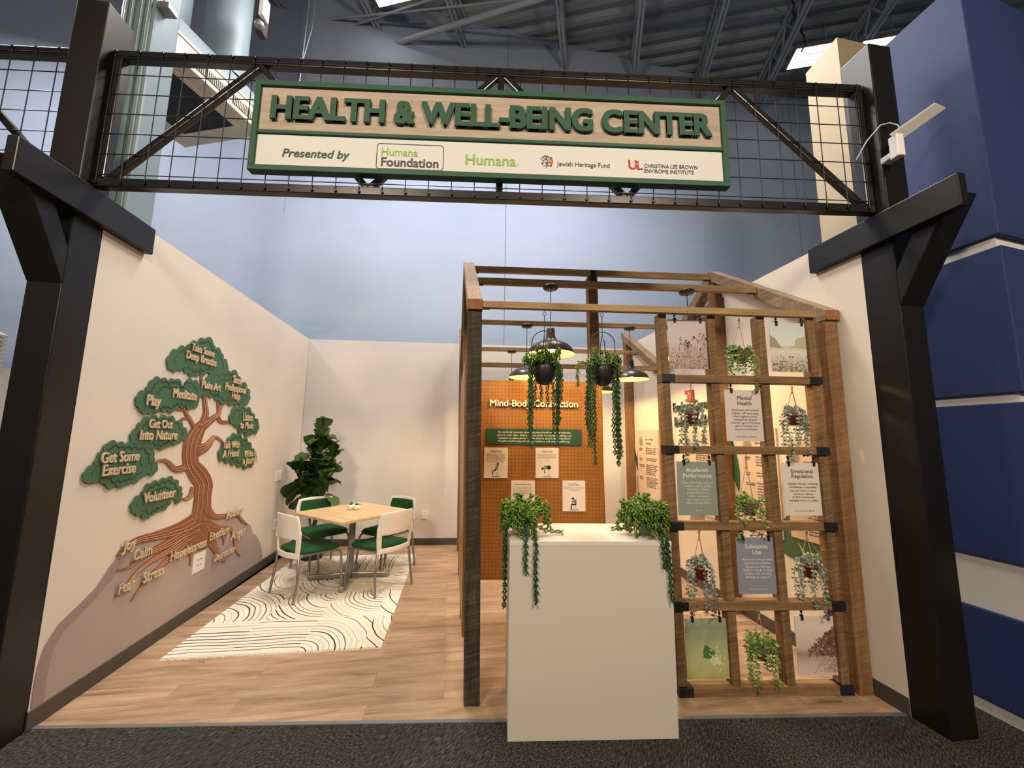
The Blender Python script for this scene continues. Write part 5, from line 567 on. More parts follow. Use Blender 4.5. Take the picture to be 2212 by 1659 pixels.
plate('light_switch', WL(5.70, 1.060), M_, N_, .075, .125, 'right one of two tall white plates, nearest the potted fig', 'switch')
pb = BL+BD*((-1.04-BL.x)/BD.x)
plate('wall_outlet', pb+Zv*.44, BD, -BN, .085, .125, 'white outlet on the rear wall right of the table', 'outlet', 1)
# red fire alarm on the right wall
WR = lambda v, z, d=0: W(XR-d, v, z)
fa = thing('fire_alarm', WR(4.19, 2.09), 'small red fire alarm with clear strobe on the right wall', 'alarm')
mb = MB(); mb.obox(WR(4.19, 2.09, .022), M_*.06, N_*.022, Zv*.065); obj('housing', mb, mat('alarm_red', (.38, .03, .025), .45), fa, bevel=.006)
mb = MB(); mb.obox(WR(4.215, 2.075, .052), M_*.022, N_*.012, Zv*.028); obj('strobe', mb, M['plate'], fa, bevel=.008)
mb = MB()
for z in (-.02, 0, .02): mb.obox(WR(4.165, 2.10+z, .046), M_*.012, N_*.002, Zv*.005)
obj('horn_slots', mb, M['trimwhite'], fa)

# ------------------------------------------------------------------ rug
m, t, b = nt('cream_arc_rug'); v = mapped(t, (1, 1, 1)); T = .47
sc = t.nodes.new('ShaderNodeVectorMath'); sc.operation = 'MULTIPLY'; nz = t.nodes.new('ShaderNodeTexNoise'); nz.inputs['Scale'].default_value = 2.2; t.links.new(v, nz.inputs['Vector'])
wv = t.nodes.new('ShaderNodeVectorMath'); wv.operation = 'MULTIPLY_ADD'; t.links.new(nz.outputs[1], wv.inputs[0]); wv.inputs[1].default_value = (.09, .09, 0); t.links.new(v, wv.inputs[2])
t.links.new(wv.outputs[0], sc.inputs[0]); sc.inputs[1].default_value = (1/T, 1/T*.8, 0)
fl = t.nodes.new('ShaderNodeVectorMath'); fl.operation = 'FLOOR'; t.links.new(sc.outputs[0], fl.inputs[0])
fr_ = t.nodes.new('ShaderNodeVectorMath'); fr_.operation = 'SUBTRACT'; t.links.new(sc.outputs[0], fr_.inputs[0]); t.links.new(fl.outputs[0], fr_.inputs[1])
wn = t.nodes.new('ShaderNodeTexWhiteNoise'); wn.noise_dimensions = '2D'; t.links.new(fl.outputs[0], wn.inputs[0])
s1 = t.nodes.new('ShaderNodeSeparateXYZ'); t.links.new(fr_.outputs[0], s1.inputs[0])
x_, y_ = s1.outputs[0], s1.outputs[1]; rv = wn.outputs[0]
xm = math_(t, 'SUBTRACT', 1.0, x_); ym = math_(t, 'SUBTRACT', 1.0, y_)
def dist(a, b2): return math_(t, 'SQRT', math_(t, 'ADD', math_(t, 'MULTIPLY', a, a), math_(t, 'MULTIPLY', b2, b2)))
cands = [dist(x_, y_), dist(xm, y_), dist(x_, ym), dist(xm, ym), x_, y_]
d = cands[0]
for k, cnd in enumerate(cands[1:], 1):
    g = math_(t, 'GREATER_THAN', rv, k/6); mx = t.nodes.new('ShaderNodeMix'); t.links.new(g, mx.inputs[0]); t.links.new(d, mx.inputs[2]); t.links.new(cnd, mx.inputs[3]); d = mx.outputs[0]
ph = math_(t, 'MULTIPLY', d, 12.0); fq = math_(t, 'FRACT', ph); row = math_(t, 'FLOOR', ph)
w2 = t.nodes.new('ShaderNodeTexWhiteNoise'); w2.noise_dimensions = '2D'; cb = t.nodes.new('ShaderNodeCombineXYZ'); t.links.new(row, cb.inputs[0]); t.links.new(rv, cb.inputs[1]); t.links.new(cb.outputs[0], w2.inputs[0])
th = math_(t, 'MULTIPLY_ADD', w2.outputs[0], .20, .09)
ln = math_(t, 'LESS_THAN', fq, th)
lc = ramp(t, w2.outputs[1], [(0, (.62, .54, .43)), (.38, (.60, .52, .40)), (.42, (.26, .21, .15)), (.68, (.06, .052, .040)), (1, (.03, .028, .022))])
hn = noise(t, v, 180, 2, .6); cr_ = ramp(t, hn, [(.3, (.64, .58, .48)), (.7, (.80, .745, .645))])
t.links.new(mix(t, ln, cr_, lc), b.inputs['Base Color']); b.inputs['Roughness'].default_value = .95; b.inputs['Specular IOR Level'].default_value = .1
bump(t, b, math_(t, 'SUBTRACT', math_(t, 'MULTIPLY', hn, .5), ln), .6, .006); M['rug'] = m
rz = math.atan2(3.284-3.144, -.842+2.354)
ro = thing('area_rug', (-2.354, 3.144, 0), 'cream rug with black and tan curved lines under the table', 'rug', rz=rz); RW, RL = 1.518, 2.42
mb = MB(); mb.box((0, 0, 0), (RW, RL, .009)); obj('pile', mb, M['rug'], ro, local=True)
rnd = random.Random(2); mb = MB(); k = .004
while k < RW:
    for yy, sg_ in ((0, -1), (RL, 1)):
        L = rnd.uniform(.008, .022); mb.bar((k, yy, .004), (k+rnd.uniform(-.005, .005), yy+sg_*L, .002), .004, .003)
    k += .0085
fg = obj('fringe', mb, mat('rug_fringe', (.74, .69, .60), .9), ro, local=True); fg['kind'] = 'stuff'

# ------------------------------------------------------------------ table and chairs
M['maple'] = wood('maple_laminate', (.50, .335, .165), (.60, .42, .225), (.66, .48, .275), 'x', .35, .0, .7)
M['chrome'] = mat('brushed_steel', (.30, .29, .275), .35, .85)
TC = Vector((-1.612, 4.75, 0)); TA = math.radians(-36)
tb = thing('square_table', TC, 'square maple topped table on a steel column with cross base', 'table', rz=TA)
def rrect(hw, hh, r, k=6):
    o_ = []
    for cx_, cy_, a0 in ((hw-r, hh-r, 0), (-hw+r, hh-r, 90), (-hw+r, -hh+r, 180), (hw-r, -hh+r, 270)):
        o_ += [(cx_+r*math.cos(math.radians(a0+90*j/k)), cy_+r*math.sin(math.radians(a0+90*j/k))) for j in range(k+1)]
    return o_
mb = MB(); mb.prism([(x, y, .712) for x, y in rrect(.45, .45, .05)], (0, 0, .028)); obj('tabletop', mb, M['maple'], tb, local=True, bevel=.004)
mb = MB(); mb.lathe([(.034, .05), (.034, .68)], seg=20); mb.box((-.15, -.15, .69), (.15, .15, .712)); obj('column', mb, M['greymetal'], tb, local=True)
for k in range(4):
    a = math.radians(45+90*k); d = Vector((math.cos(a), math.sin(a), 0)); mb = MB()
    mb.bar(d*.02+Zv*.055, d*.43+Zv*.042, .05, .05); mb.lathe([(.02, .009), (.02, .02), (.012, .03)], d*.405, 10); obj('foot', mb, M['chrome'], tb, local=True, bevel=.008)
for (x, y), s, lb, kd in (((-1.672, 4.83), 1.0, 'round white pot with spiky green succulent, left one on the table', 0), ((-1.595, 4.815), 1.0, 'round white pot with leafy succulent, right one on the table', 1)):
    o_ = thing('succulent_pot', (x, y, .740), lb, 'plant', 'potted succulents on the table'); mb = MB()
    mb.lathe([(.018, .0), (.028, .003), (.037, .022), (.036, .042), (.027, .056), (.024, .054), (.03, .04)], seg=24); mb.add([(0.027*math.cos(i*.5236), .027*math.sin(i*.5236), .05) for i in range(12)], [tuple(range(12))])
    obj('pot', mb, mat('speckled_white_ceramic', (.76, .72, .63), .4, noise=.15, nscale=220), o_, local=True)
    mb = MB(); rnd = random.Random(kd)
    for k in range(18):
        a = k*2.4; el = rnd.uniform(.5, 1.5) if kd == 0 else rnd.uniform(.15, 1.2); d = Vector((math.cos(a)*math.cos(el), math.sin(a)*math.cos(el), math.sin(el))); p = Vector((0, 0, .046))+Vector((d.x, d.y, 0))*.006
        L = .040 if kd else .048; sd = d.cross(Zv).normalized()*(.007 if kd else .004); un = sd.cross(d).normalized()*.003
        mb.add([p, p+d*L*.5+sd, p+d*L*.5+un, p+d*L*.5-sd, p+d*L*.5-un, p+d*L], [(0, 1, 2), (0, 2, 3), (0, 3, 4), (0, 4, 1), (5, 2, 1), (5, 3, 2), (5, 4, 3), (5, 1, 4)])
    obj('leaves', mb, mat('succulent_green', (.10, .20, .07), .5), o_, local=True)

M['shell'] = mat('white_chair_plastic', (.74, .71, .655), .38)
M['fabric'] = mat('forest_green_fabric', (.016, .075, .024), .85, spec=.15, noise=.12, nscale=40, bump=.25, bscale=700)
def make_chair(label, pos, face):
    t = thing('guest_chair', (*pos, .0), label, 'chair', 'white and green chairs around the table', rz=face-math.pi/2)
    def seat(u, v):                                     # closed pad: superellipse rings
        a = 2*math.pi*u; e = .32; ca, sa = math.cos(a), math.sin(a)
        x = math.copysign(abs(ca)**e, ca)*.232; y = math.copysign(abs(sa)**e, sa)*.225
        q = v*4; k = [(.0, .432), (.96, .430), (1.0, .447), (.93, .468), (0, .474)]
        i = min(int(q), 3); f_ = q-i; s = k[i][0]*(1-f_)+k[i+1][0]*f_; z = k[i][1]*(1-f_)+k[i+1][1]*f_
        return Vector((x*s, y*s+.01, z-.018*max(0, (y*s-.15)/.08)**2+.008*(y*s < -.1)))
    mb = MB(); mb.grid(seat, 40, 4); obj('seat', mb, M['fabric'], t, local=True)
    # back: curved shell, upper panel with an open slot above the lower bar
    def sh(x, z, d=0): 
        s = x/.235; return Vector((x, -.262+.055*s*s-.075*max(z-.44, 0)-d, z))
    def topz(x): return .815-.016*(x/.235)**2
    def halfw(z): return .215+.02*math.sin(math.pi*min(max((z-.40)/.42, 0), 1))-.012*max(0, (z-.74)/.08)
    def patch(x0f, x1f, z0, z1, nu=14, nv=6, d=0, mb=None):
        mb = mb or MB()
        def fn(u, v):
            zz = z0+(z1-z0)*v; h = halfw(zz); x = h*(x0f+(x1f-x0f)*u); zz2 = zz if z1 < .8 else z0+(topz(x)-z0)*v
            return sh(x, zz2, d)
        return mb.grid(fn, nu, nv)
    mb = patch(-1, 1, .585, .815); patch(-1, 1, .405, .455, 14, 2, mb=mb); patch(-1, -.80, .455, .585, 3, 4, mb=mb); patch(.80, 1, .455, .585, 3, 4, mb=mb)
    obj('back_shell', mb, M['shell'], t, local=True, thick=.016, bevel=.003)
    mb = patch(-.80, .80, .60, .785, 14, 6, d=-.020); obj('back_pad', mb, M['fabric'], t, local=True, thick=.018, bevel=.006)
    for s in (-1, 1):
        mb = MB(); mb.obox(sh(s*.222, .61, 0)+Vector((0, .0, 0)), (.012, 0, 0), (0, .016, 0), (0, 0, .05)); obj('back_joint', mb, M['shell'], t, local=True, bevel=.008)
        mb = MB(); mb.tube([(s*.205, -.20, .428), (s*.212, .0, .424), (s*.215, .165, .415), (s*.218, .205, .400), (s*.222, .222, .365), (s*.238, .245, .012), (s*.2385, .2455, .0095)], .0125, 10); obj('leg', mb, M['chrome'], t, local=True)
        mb = MB(); mb.tube([(s*.200, -.10, .425), (s*.205, -.19, .42), (s*.213, -.215, .395), (s*.236, -.222, .20), (s*.244, -.25, .012), (s*.2442, -.2505, .0095)], .0125, 10); obj('leg', mb, M['chrome'], t, local=True)
    mb = MB(); mb.bar((-.20, -.12, .424), (.20, -.12, .424), .018, .014); mb.bar((-.21, .12, .42), (.21, .12, .42), .018, .014); obj('seat_rail', mb, M['chrome'], t, local=True)
    return t
ch = [((-1.915, 4.385), 52, 'white and green chair nearest the tree mural, its back to the viewer'),
      ((-1.235, 4.535), 146, 'white and green chair at the front right of the table, white back to the viewer'),
      ((-1.325, 5.14), 239, 'white and green chair at the rear right of the table, green back pad showing'),
      ((-2.085, 5.10), -43, 'white and green chair in front of the potted fig, green back pad showing')]
c0 = make_chair(ch[0][2], ch[0][0], math.radians(ch[0][1]))
for p, a, lb in ch[1:]:
    c_ = copy_tree(c0); c_.location = (*p, 0); c_.rotation_euler = (0, 0, math.radians(a)-math.pi/2); c_['label'] = lb

# ------------------------------------------------------------------ plants
def leafmat(name, cols, rough=.5, trans=.0):
    m, t, b = nt(name); g = t.nodes.new('ShaderNodeNewGeometry')
    c = ramp(t, g.outputs['Random Per Island'], [(i/(len(cols)-1), c) for i, c in enumerate(cols)])
    t.links.new(c, b.inputs['Base Color']); b.inputs['Roughness'].default_value = rough; b.inputs['Specular IOR Level'].default_value = .35; return m
fg = thing('fiddle_leaf_fig', (-2.37, 5.50, 0), 'tall dark green fiddle leaf fig in the rear left corner', 'plant')
mb = MB(); mb.lathe([(.0, 0), (.13, 0), (.155, .28), (.145, .28), (.14, .25), (0, .25)], seg=28); obj('pot', mb, mat('charcoal_pot', (.04, .04, .04), .5), fg, local=True)
rnd = random.Random(11); stems = []
mb = MB()
for dx, dy, h, lx, ly in ((0, 0, 1.70, .03, 0), (.03, .02, 1.42, -.16, .02), (-.03, .01, 1.36, .24, -.03), (.0, -.03, 1.15, -.25, -.06), (.02, -.03, 1.02, .16, -.08)):
    P = [Vector((dx+lx*(k/6)**1.5, dy+ly*(k/6)**1.5, .22+(h-.22)*k/6)) for k in range(7)]
    mb.tube(P, [.014-.0012*k for k in range(7)], 7); stems.append(P)
obj('stem', mb, mat('fig_stem', (.07, .055, .035), .7), fg, local=True)
def big_leaf(mb, p, d, L, wmax, droop, roll=0):
    side = Matrix.Rotation(roll, 3, d) @ d.cross(Zv).normalized(); upv = side.cross(d).normalized(); n = 6; vs = []
    for i in range(n+1):
        s = i/n; wv_ = wmax*(.16+.84*math.sin(math.pi*min(s*.62+.12, 1))**1.2*(1 if s > .2 else .8))*(1 if s < .9 else .72)
        if i == n: wv_ = .012
        c = p+d*L*s+upv*(.06*L*math.sin(math.pi*s))-Zv*droop*L*s*s
        ru = .010*math.sin(i*2.2)
        vs += [c-side*wv_+upv*(.22*wv_+ru), c-upv*.0, c+side*wv_+upv*(.22*wv_-ru)]
    mb.add(vs, [(3*i+j, 3*i+j+1, 3*i+4+j, 3*i+3+j) for i in range(n) for j in (0, 1)], True)
mb = MB()
for si, P in enumerate(stems):
    for k in range(34 if si == 0 else 26):
        s = .40+.60*k/(33 if si == 0 else 25); i = min(int(s*6), 5); p = P[i].lerp(P[i+1], s*6-i)
        if p.z < .72: continue
        a = k*2.4+si*1.3; el = (rnd.uniform(.35, 1.3) if rnd.random() < .72 else rnd.uniform(-.75, -.1)) if s < .93 else rnd.uniform(.8, 1.4)
        d = Vector((math.cos(a)*math.cos(el), math.sin(a)*math.cos(el)*.8, math.sin(el)))
        if d.y > .25: d.y *= .5
        if d.x < -.3: d.x *= .75
        big_leaf(mb, p+d*.03, d.normalized(), rnd.uniform(.17, .24)*(1.05 if s < .9 else .8), rnd.uniform(.082, .112), rnd.uniform(.0, .22), rnd.uniform(-.7, .7))
obj('leaves', mb, leafmat('fig_leaf_green', [(.018, .046, .010), (.032, .075, .015), (.060, .115, .026)], .34), fg, local=True)

# ------------------------------------------------------------------ timber pergola frame
XA, XE = -.168, 2.326; PW = .095
tf = thing('timber_pergola', (1.1, 3.9, 0), 'gabled frame of rough reclaimed timber posts, rafters and battens', 'pergola')
for side, x in (('l', XA), ('r', XE)):
    for k, (y, zt) in enumerate(((2.61, 2.445), (3.775, 3.22), (4.865, 2.445), (5.86, 3.1))):
        if side == 'r' and k == 3: y = 5.86
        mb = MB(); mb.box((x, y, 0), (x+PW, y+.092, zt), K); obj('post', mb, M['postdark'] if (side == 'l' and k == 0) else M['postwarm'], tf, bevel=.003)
    R_ = [[(2.595, 2.447), (2.595, 2.522), (3.815, 3.335), (3.815, 3.225), (2.66, 2.447)],
          [(3.817, 3.225), (3.817, 3.335), (5.03, 2.522), (5.03, 2.447), (4.975, 2.447)],
          [(4.86, 2.449), (4.80, 2.50), (6.0, 3.27), (6.0, 3.16), (4.93, 2.449)]]
    for i, q in enumerate(R_):
        if i == 2: q = [(4.965, 2.50), (4.965, 2.565), (6.0, 3.25), (6.0, 3.145), (5.03, 2.50)]
        a = [K(x-.004, y, z) for y, z in q]; b_ = [K(x+PW+.004, y, z) for y, z in q]; n = len(q)
        mb = MB(); mb.add(a+b_, [tuple(range(n)), tuple(range(n, 2*n))[::-1]]+[(i, n+i, n+(i+1) % n, (i+1) % n) for i in range(n)]); ra = obj('rafter', mb, M['raftery'], tf, bevel=.002)
        if i == 0:
            mb = MB(); mb.box((x-.0035, 2.590, 2.450), (x+PW+.0035, 2.5952, 2.519), K); lab(obj('rafter_end', mb, M['endgrain'], ra), 'red-brown cut end of the rafter')
BX0, BX1 = XA+PW+.004, XE-.006
for y, z, h in ((2.602, 2.468, .046), (3.20, 2.872, .055), (3.79, 3.232, .06), (4.40, 2.872, .05), (4.885, 2.462, .055), (5.45, 2.79, .055)):
    mb = MB(); mb.box((BX0, y, z), (BX1-(.055 if y < 2.7 else 0), y+.042, z+h), K); bt = obj('batten', mb, M['batten'], tf, bevel=.002)
    mb = MB()
    for xa in (BX0+.001, BX1-.056): 
        if y < 2.7 and xa > 1: continue
        mb.box((xa, y+.006, z-.007), (xa+.05, y+.036, z-.0005), K)
    obj('batten_bracket', mb, M['bracket'], bt)
mb = MB(); mb.box((1.088, 3.80, 0), (1.182, 3.89, 3.228), K); rp = obj('ridge_post', mb, M['stud'], tf, bevel=.003)
mb = MB(); mb.box((1.11, 3.784, 3.14), (1.16, 3.789, 3.285), K); obj('ridge_bracket', mb, M['bracket'], rp)
mb = MB(); mb.tube([K(2.385, 4.93, 2.56), K(2.385, 4.90, 2.575)], .02, 10); mb.tube([K(2.30, 4.95, 2.58), K(2.40, 4.95, 2.58)], .028, 10)

# ------------------------------------------------------------------ pegboards
def pegmat(name, ax):
    m, t, b = nt(name); v = mapped(t, (1, 1, 1)); sp = t.nodes.new('ShaderNodeSeparateXYZ'); t.links.new(v, sp.inputs[0]); P = .0328
    def cell(s): return math_(t, 'SUBTRACT', math_(t, 'FRACT', math_(t, 'DIVIDE', s, P)), .5)
    a, c_ = cell(sp.outputs[ax]), cell(sp.outputs[2])
    d = math_(t, 'SQRT', math_(t, 'ADD', math_(t, 'MULTIPLY', a, a), math_(t, 'MULTIPLY', c_, c_)))
    h = math_(t, 'LESS_THAN', d, .15); g = noise(t, v, 5, 4)
    base_ = ramp(t, g, [(.3, (.29, .120, .020)), (.7, (.345, .150, .027))])
    t.links.new(mix(t, h, base_, (.10, .032, .008)), b.inputs['Base Color']); b.inputs['Roughness'].default_value = .38; return m
PY = 3.752
pg = tag(obj('pegboard', MB().box((-.25, PY, .328), (1.012, PY+.012, 2.133)), pegmat('brown_pegboard', 0)), 'large orange-brown pegboard with the words Mind-Body Connection', 'pegboard', None)
pk = 1.0597*PY/3.73*3.73/PY
def pz_(x, z): return Vector((x*1.0622, PY, 1.6+(z-1.6)*1.0622))
M['cream_letters'] = mat('cream_letters', (.86, .80, .62), .5); M['paper'] = mat('pale_paper', (.80, .72, .66), .7); M['text'] = mat('dark_text', (.07, .06, .055), .7); M['textgrey'] = mat('grey_text', (.26, .23, .21), .7)
a, b_ = pz_(-.057, 1.890), pz_(.722, 1.890)
lab(obj('raised_lettering', text_mb('Mind-Body Connection', Xv, Zv, ((a.x+b_.x)/2, PY-.012, a.z-.004), width=b_.x-a.x, depth=.018, bold=.03), M['cream_letters'], pg), 'raised cream words Mind-Body Connection')
a, b_ = pz_(-.088, 1.530), pz_(.760, 1.671)
gp = tag(obj('text_panel', MB().box((a.x, PY-.014, a.z), (b_.x, PY-.001, b_.z)), M['green'], bevel=.001), 'wide green panel of white italic text on the pegboard', 'sign')
mb = MB(); lines = ['The mind-body connection shows how physical health and mental well-being', 'influence each other. Chair yoga uses gentle movement, breathing, and', 'relaxation to reduce stress, calm the nervous system, and boost mood.', 'Regular practice supports clarity, resilience, and overall well-being.']
for k, l in enumerate(lines): text_mb(l, Xv, Zv, ((a.x+b_.x)/2, PY-.0148, b_.z-.035-.0275*k), width=.70-.015*abs(k-1), depth=.001, shear=.2, res=1, bold=.012, mb=mb)
obj('lettering', mb, M['cream_letters'], gp)
def figure(kind, c):
    """seated or bent pose drawn on a card"""
    out = {'skin': [], 'top': [], 'legs': [], 'line': []}
    if kind == 'camel': out = {'hair': [[(.012, .055), (.022, .062), (.026, .05), (.024, .03), (.016, .034)]], 'top': [[(.0, .035), (.016, .036), (.018, .008), (.004, .006)]], 'legs': [[(.016, .012), (.004, .0), (-.018, -.008), (-.012, -.03), (-.018, -.03), (-.026, -.006), (.0, .012)]]}
    if kind == 'child': out = {'top': [[(-.028, .022), (-.01, .04), (.012, .038), (.014, .014), (-.012, .012)]], 'legs': [[(.008, .039), (.030, .036), (.036, .018), (.02, .006), (.006, .012)]], 'hair': [[(-.036, .022), (-.024, .024), (-.022, .010), (-.032, .004), (-.040, .012)]], 'skin': [[(-.02, .012), (-.012, .012), (-.008, -.02), (-.02, -.022)]]}
    if kind == 'cat': out = {'top': [[(.0, .03), (.016, .036), (.024, .02), (.020, -.002), (.004, .002)]], 'legs': [[(.020, .0), (.022, -.008), (-.012, -.010), (-.014, -.042), (-.022, -.042), (-.020, .0)]], 'hair': [[(-.012, .046), (.004, .046), (.006, .036), (-.006, .030), (-.014, .036)]], 'skin': [[(-.006, .03), (.004, .022), (-.01, .002), (-.016, .004)]]}
    return out
FM = {'hair': mat('print_dark_hair', (.03, .02, .018), .7), 'top': mat('print_sage_top', (.12, .26, .16), .7), 'legs': mat('print_black_legs', (.015, .016, .02), .7), 'skin': mat('print_brown_skin', (.33, .16, .09), .7), 'line': mat('print_thin_line', (.45, .40, .36), .7)}
for ttl, kd, (x0_, z1_), (x1_, z0_), body in (
    ('Camel Pose', 'camel', (-.102, 1.503), (.106, 1.242), ['Sit tall in your chair with your feet flat on', 'the floor. Place your hands on the back of', 'the chair. Inhale and lift your chest up.', 'Keep your neck long and your shoulders', 'relaxed. Hold for a few deep breaths,', 'then slowly return to center.']),
    ("Child's Pose", 'child', (.349, 1.506), (.552, 1.246), ['Sit with your feet wide and fold forward', 'over your thighs. Let your head and arms', 'hang toward the floor. Breathe deeply', 'and rest.']),
    ('Crescent Moon Pose', 'moon', (.136, 1.223), (.343, .966), ['Sit comfortably on your chair with your feet', 'firmly on the floor. Reach both arms up', 'and bring your palms together. Lean your', 'upper body to one side. Hold, breathe', 'and repeat on the other side.']),
    ('Cat Pose', 'cat', (.585, 1.225), (.785, .965), ['Place your hands on your knees and round', 'your spine, drawing your chin to your chest', 'as you exhale slowly.'])):
    a, b_ = pz_(x0_, z1_), pz_(x1_, z0_); w_ = b_.x-a.x; cx_ = (a.x+b_.x)/2
    cd_ = tag(obj('pose_card', MB().box((a.x, PY-.012, b_.z), (b_.x, PY-.001, a.z)), M['paper'], bevel=.001), 'pale card headed %s on the pegboard' % ttl, 'card', 'yoga pose cards on the pegboard')
    lab(obj('heading', text_mb(ttl, Xv, Zv, (cx_, PY-.0128, a.z-.033), height=None, width=w_*(.72 if len(ttl) > 13 else .46), depth=.001, res=2), M['text'], cd_), 'dark heading '+ttl)
    mb = MB()
    for k, l in enumerate(body): text_mb(l, Xv, Zv, (cx_, PY-.0128, a.z-.058-.0145*k), width=w_*.84*min(1, len(l)/40), depth=.001, res=1, bold=.005, mb=mb)
    obj('body_text', mb, M['textgrey'], cd_)
    g_ = figure(kd, None); c_ = Vector((cx_-.005, PY-.0125, b_.z+.068)); s_ = 1.22
    for nm in ('legs', 'skin', 'top', 'hair'):
        if g_.get(nm):
            mb = MB()
            for q in g_[nm]: mb.prism([c_+Vector((x*s_, 0, z*s_)) for x, z in q], (0, -.0008, 0))
            obj('pose_drawing', mb, FM[nm], cd_)
    if g_.get('legs'):
        mb = MB(); mb.prism([c_+Vector((s_*x, 0, s_*z)) for x, z in ((-.03, -.043), (.035, -.043), (.04, -.046), (-.032, -.046))], (0, -.0008, 0)); 
        for p, q in (((.018, -.004), (.008, -.043)), ((.012, -.004), (.026, -.043)), ((.024, .02), (.02, -.006))): mb.bar(c_+Vector((p[0]*s_, -.0006, p[1]*s_)), c_+Vector((q[0]*s_, -.0006, q[1]*s_)), .0012, .0008)
        obj('pose_drawing', mb, FM['legs'], cd_)
mb = MB(); mb.box((XA-.013, 2.72, .335), (XA-.001, 3.86, 2.12), K); tag(obj('pegboard', mb, pegmat('side_pegboard_brown', 1)), 'orange-brown pegboard seen edge-on behind the front left timber post', 'pegboard')

# ------------------------------------------------------------------ trellis screen
TYY = 2.642
ts = thing('trellis_screen', (1.73, 2.68, 0), 'tall lattice screen of sawn timber with black corner brackets, hung with prints and plants', 'screen')
def TX(x, y, z): return Vector((x-.044*(z/2.5)*(1-.45*(x-1.17)/1.12), y, z))
T0 = 2.664
for k, x in enumerate((1.172, 1.517, 1.872, 2.232)):
    mb = MB(); mb.box((x+.004, T0+.014, 0), (x+.059, T0+.088, 2.475), TX); obj('upright', mb, M['stud'], ts, bevel=.002)
for z in (.0, .505, 1.002, 1.500, 1.988):
    mb = MB(); mb.box((1.174, T0, z), (2.295, T0+.078, z+.052), TX); rl = obj('rail', mb, M['rail'], ts, bevel=.002)
    for x in (1.170, 2.207):
        mb = MB(); mb.box((x, T0-.004, z-.001), (x+.092, T0+.0795, z+.054), TX); br_ = obj('corner_bracket', mb, M['bracket'], rl, bevel=.002)
        mb = MB()
        for dx in (.03, .062): mb.lathe([(.0, 0), (.004, .0), (.003, .002)], (0, 0, 0), 8)
        mb.v = [TX(x+.03+.032*(i // 24), T0-.005-v.z, z+.027)+Vector((v.x, 0, v.y)) for i, v in enumerate(mb.v)]
        obj('screw', mb, M['bracket'], br_)

def printmat(name, stops, spk=None, axis=2, nz=0):
    m, t, b = nt(name); tc = t.nodes.new('ShaderNodeTexCoord'); sp = t.nodes.new('ShaderNodeSeparateXYZ'); t.links.new(tc.outputs['Generated'], sp.inputs[0])
    f = sp.outputs[axis]
    if nz: f = math_(t, 'ADD', f, math_(t, 'MULTIPLY', math_(t, 'SUBTRACT', noise(t, tc.outputs['Generated'], 4, 4), .5), nz))
    c = ramp(t, f, stops)
    if spk:
        for sc_, thr, col, zmax in spk:
            n_ = noise(t, tc.outputs['Generated'], sc_, 3, .6, .4)
            th_ = math_(t, 'GREATER_THAN', math_(t, 'SUBTRACT', n_, math_(t, 'MULTIPLY', math_(t, 'MAXIMUM', math_(t, 'SUBTRACT', sp.outputs[2], zmax-.25), 0), .55)), thr)
            c = mix(t, th_, c, col)
    t.links.new(c, b.inputs['Base Color']); b.inputs['Roughness'].default_value = .5; return m
PX = {0: (1.352, 1.366), 1: (1.735, 1.745), 2: (2.098, 2.108)}
def hang_print(x0, x1, z0, z1, m, label, cat='poster'):
    t = thing('hanging_print', ((x0+x1)/2, 2.705, z1+.045), label, cat, 'prints hanging in the trellis screen')
    sh_ = obj('sheet', MB().box((x0, 2.702, z0), (x1, 2.706, z1)), m, t)
    for s in (.18, .82):
        x = x0+(x1-x0)*s; mb = MB(); mb.tube([(x, 2.704, z1+.048), (x, 2.704, z1+.01)], .0035, 6); mb.box((x-.008, 2.696, z1-.022), (x+.008, 2.712, z1+.012)); mb.box((x-.005, 2.698, z1+.022), (x+.005, 2.710, z1+.040)); obj('clip', mb, M['bracket'], t, bevel=.001)
    return t, sh_
# (column, x0, x1, z0, z1)
def shape(sh_, nm, poly, m, x0, x1, z0, z1, y=2.7015):
    mb = MB(); mb.prism([(x0+(x1-x0)*u, y, z0+(z1-z0)*v) for u, v in poly], (0, -.0006, 0)); return obj(nm, mb, m, sh_)
b1 = (1.208, 1.497, 2.088, 2.443); t_, s_ = hang_print(*b1, printmat('lilac_meadow_print', [(0, (.30, .20, .18)), (.3, (.42, .31, .28)), (.55, (.48, .41, .41)), (1, (.43, .37, .39))], [(22, .56, (.12, .075, .07), .52), (34, .60, (.58, .45, .41), .45)], nz=.12), 'print of purple meadow flowers against a lilac sky, top left of the trellis')
rnd = random.Random(3); mb = MB()
for k in range(26):
    u = rnd.uniform(.25, .98); v = rnd.uniform(.42, .72); p = Vector((b1[0]+.289*u, 2.7012, b1[2]+.355*v))
    for j in range(5): q = p+Vector((rnd.uniform(-.010, .010), 0, rnd.uniform(-.018, .012))); mb.obox(q, (rnd.uniform(.002, .005), 0, 0), (0, .0004, 0), (rnd.uniform(-.002, .002), 0, rnd.uniform(.003, .006)))
    mb.bar(p, p+Vector((rnd.uniform(-.02, .01), 0, -.10)), .0015, .0006)
obj('printed_flowers', mb, mat('print_plum', (.30, .205, .185), .6), s_)
b2 = (1.951, 2.244, 2.080, 2.437); t_, s_ = hang_print(*b2, printmat('beach_print', [(0, (.25, .22, .15)), (.18, (.46, .42, .33)), (.40, (.62, .60, .52)), (.5, (.50, .48, .38)), (.55, (.62, .64, .60)), (1, (.50, .53, .52))], [(18, .50, (.12, .105, .08), .34), (30, .56, (.60, .56, .47), .36)], nz=.05), 'print of a pale stony beach between cliffs, top right of the trellis')
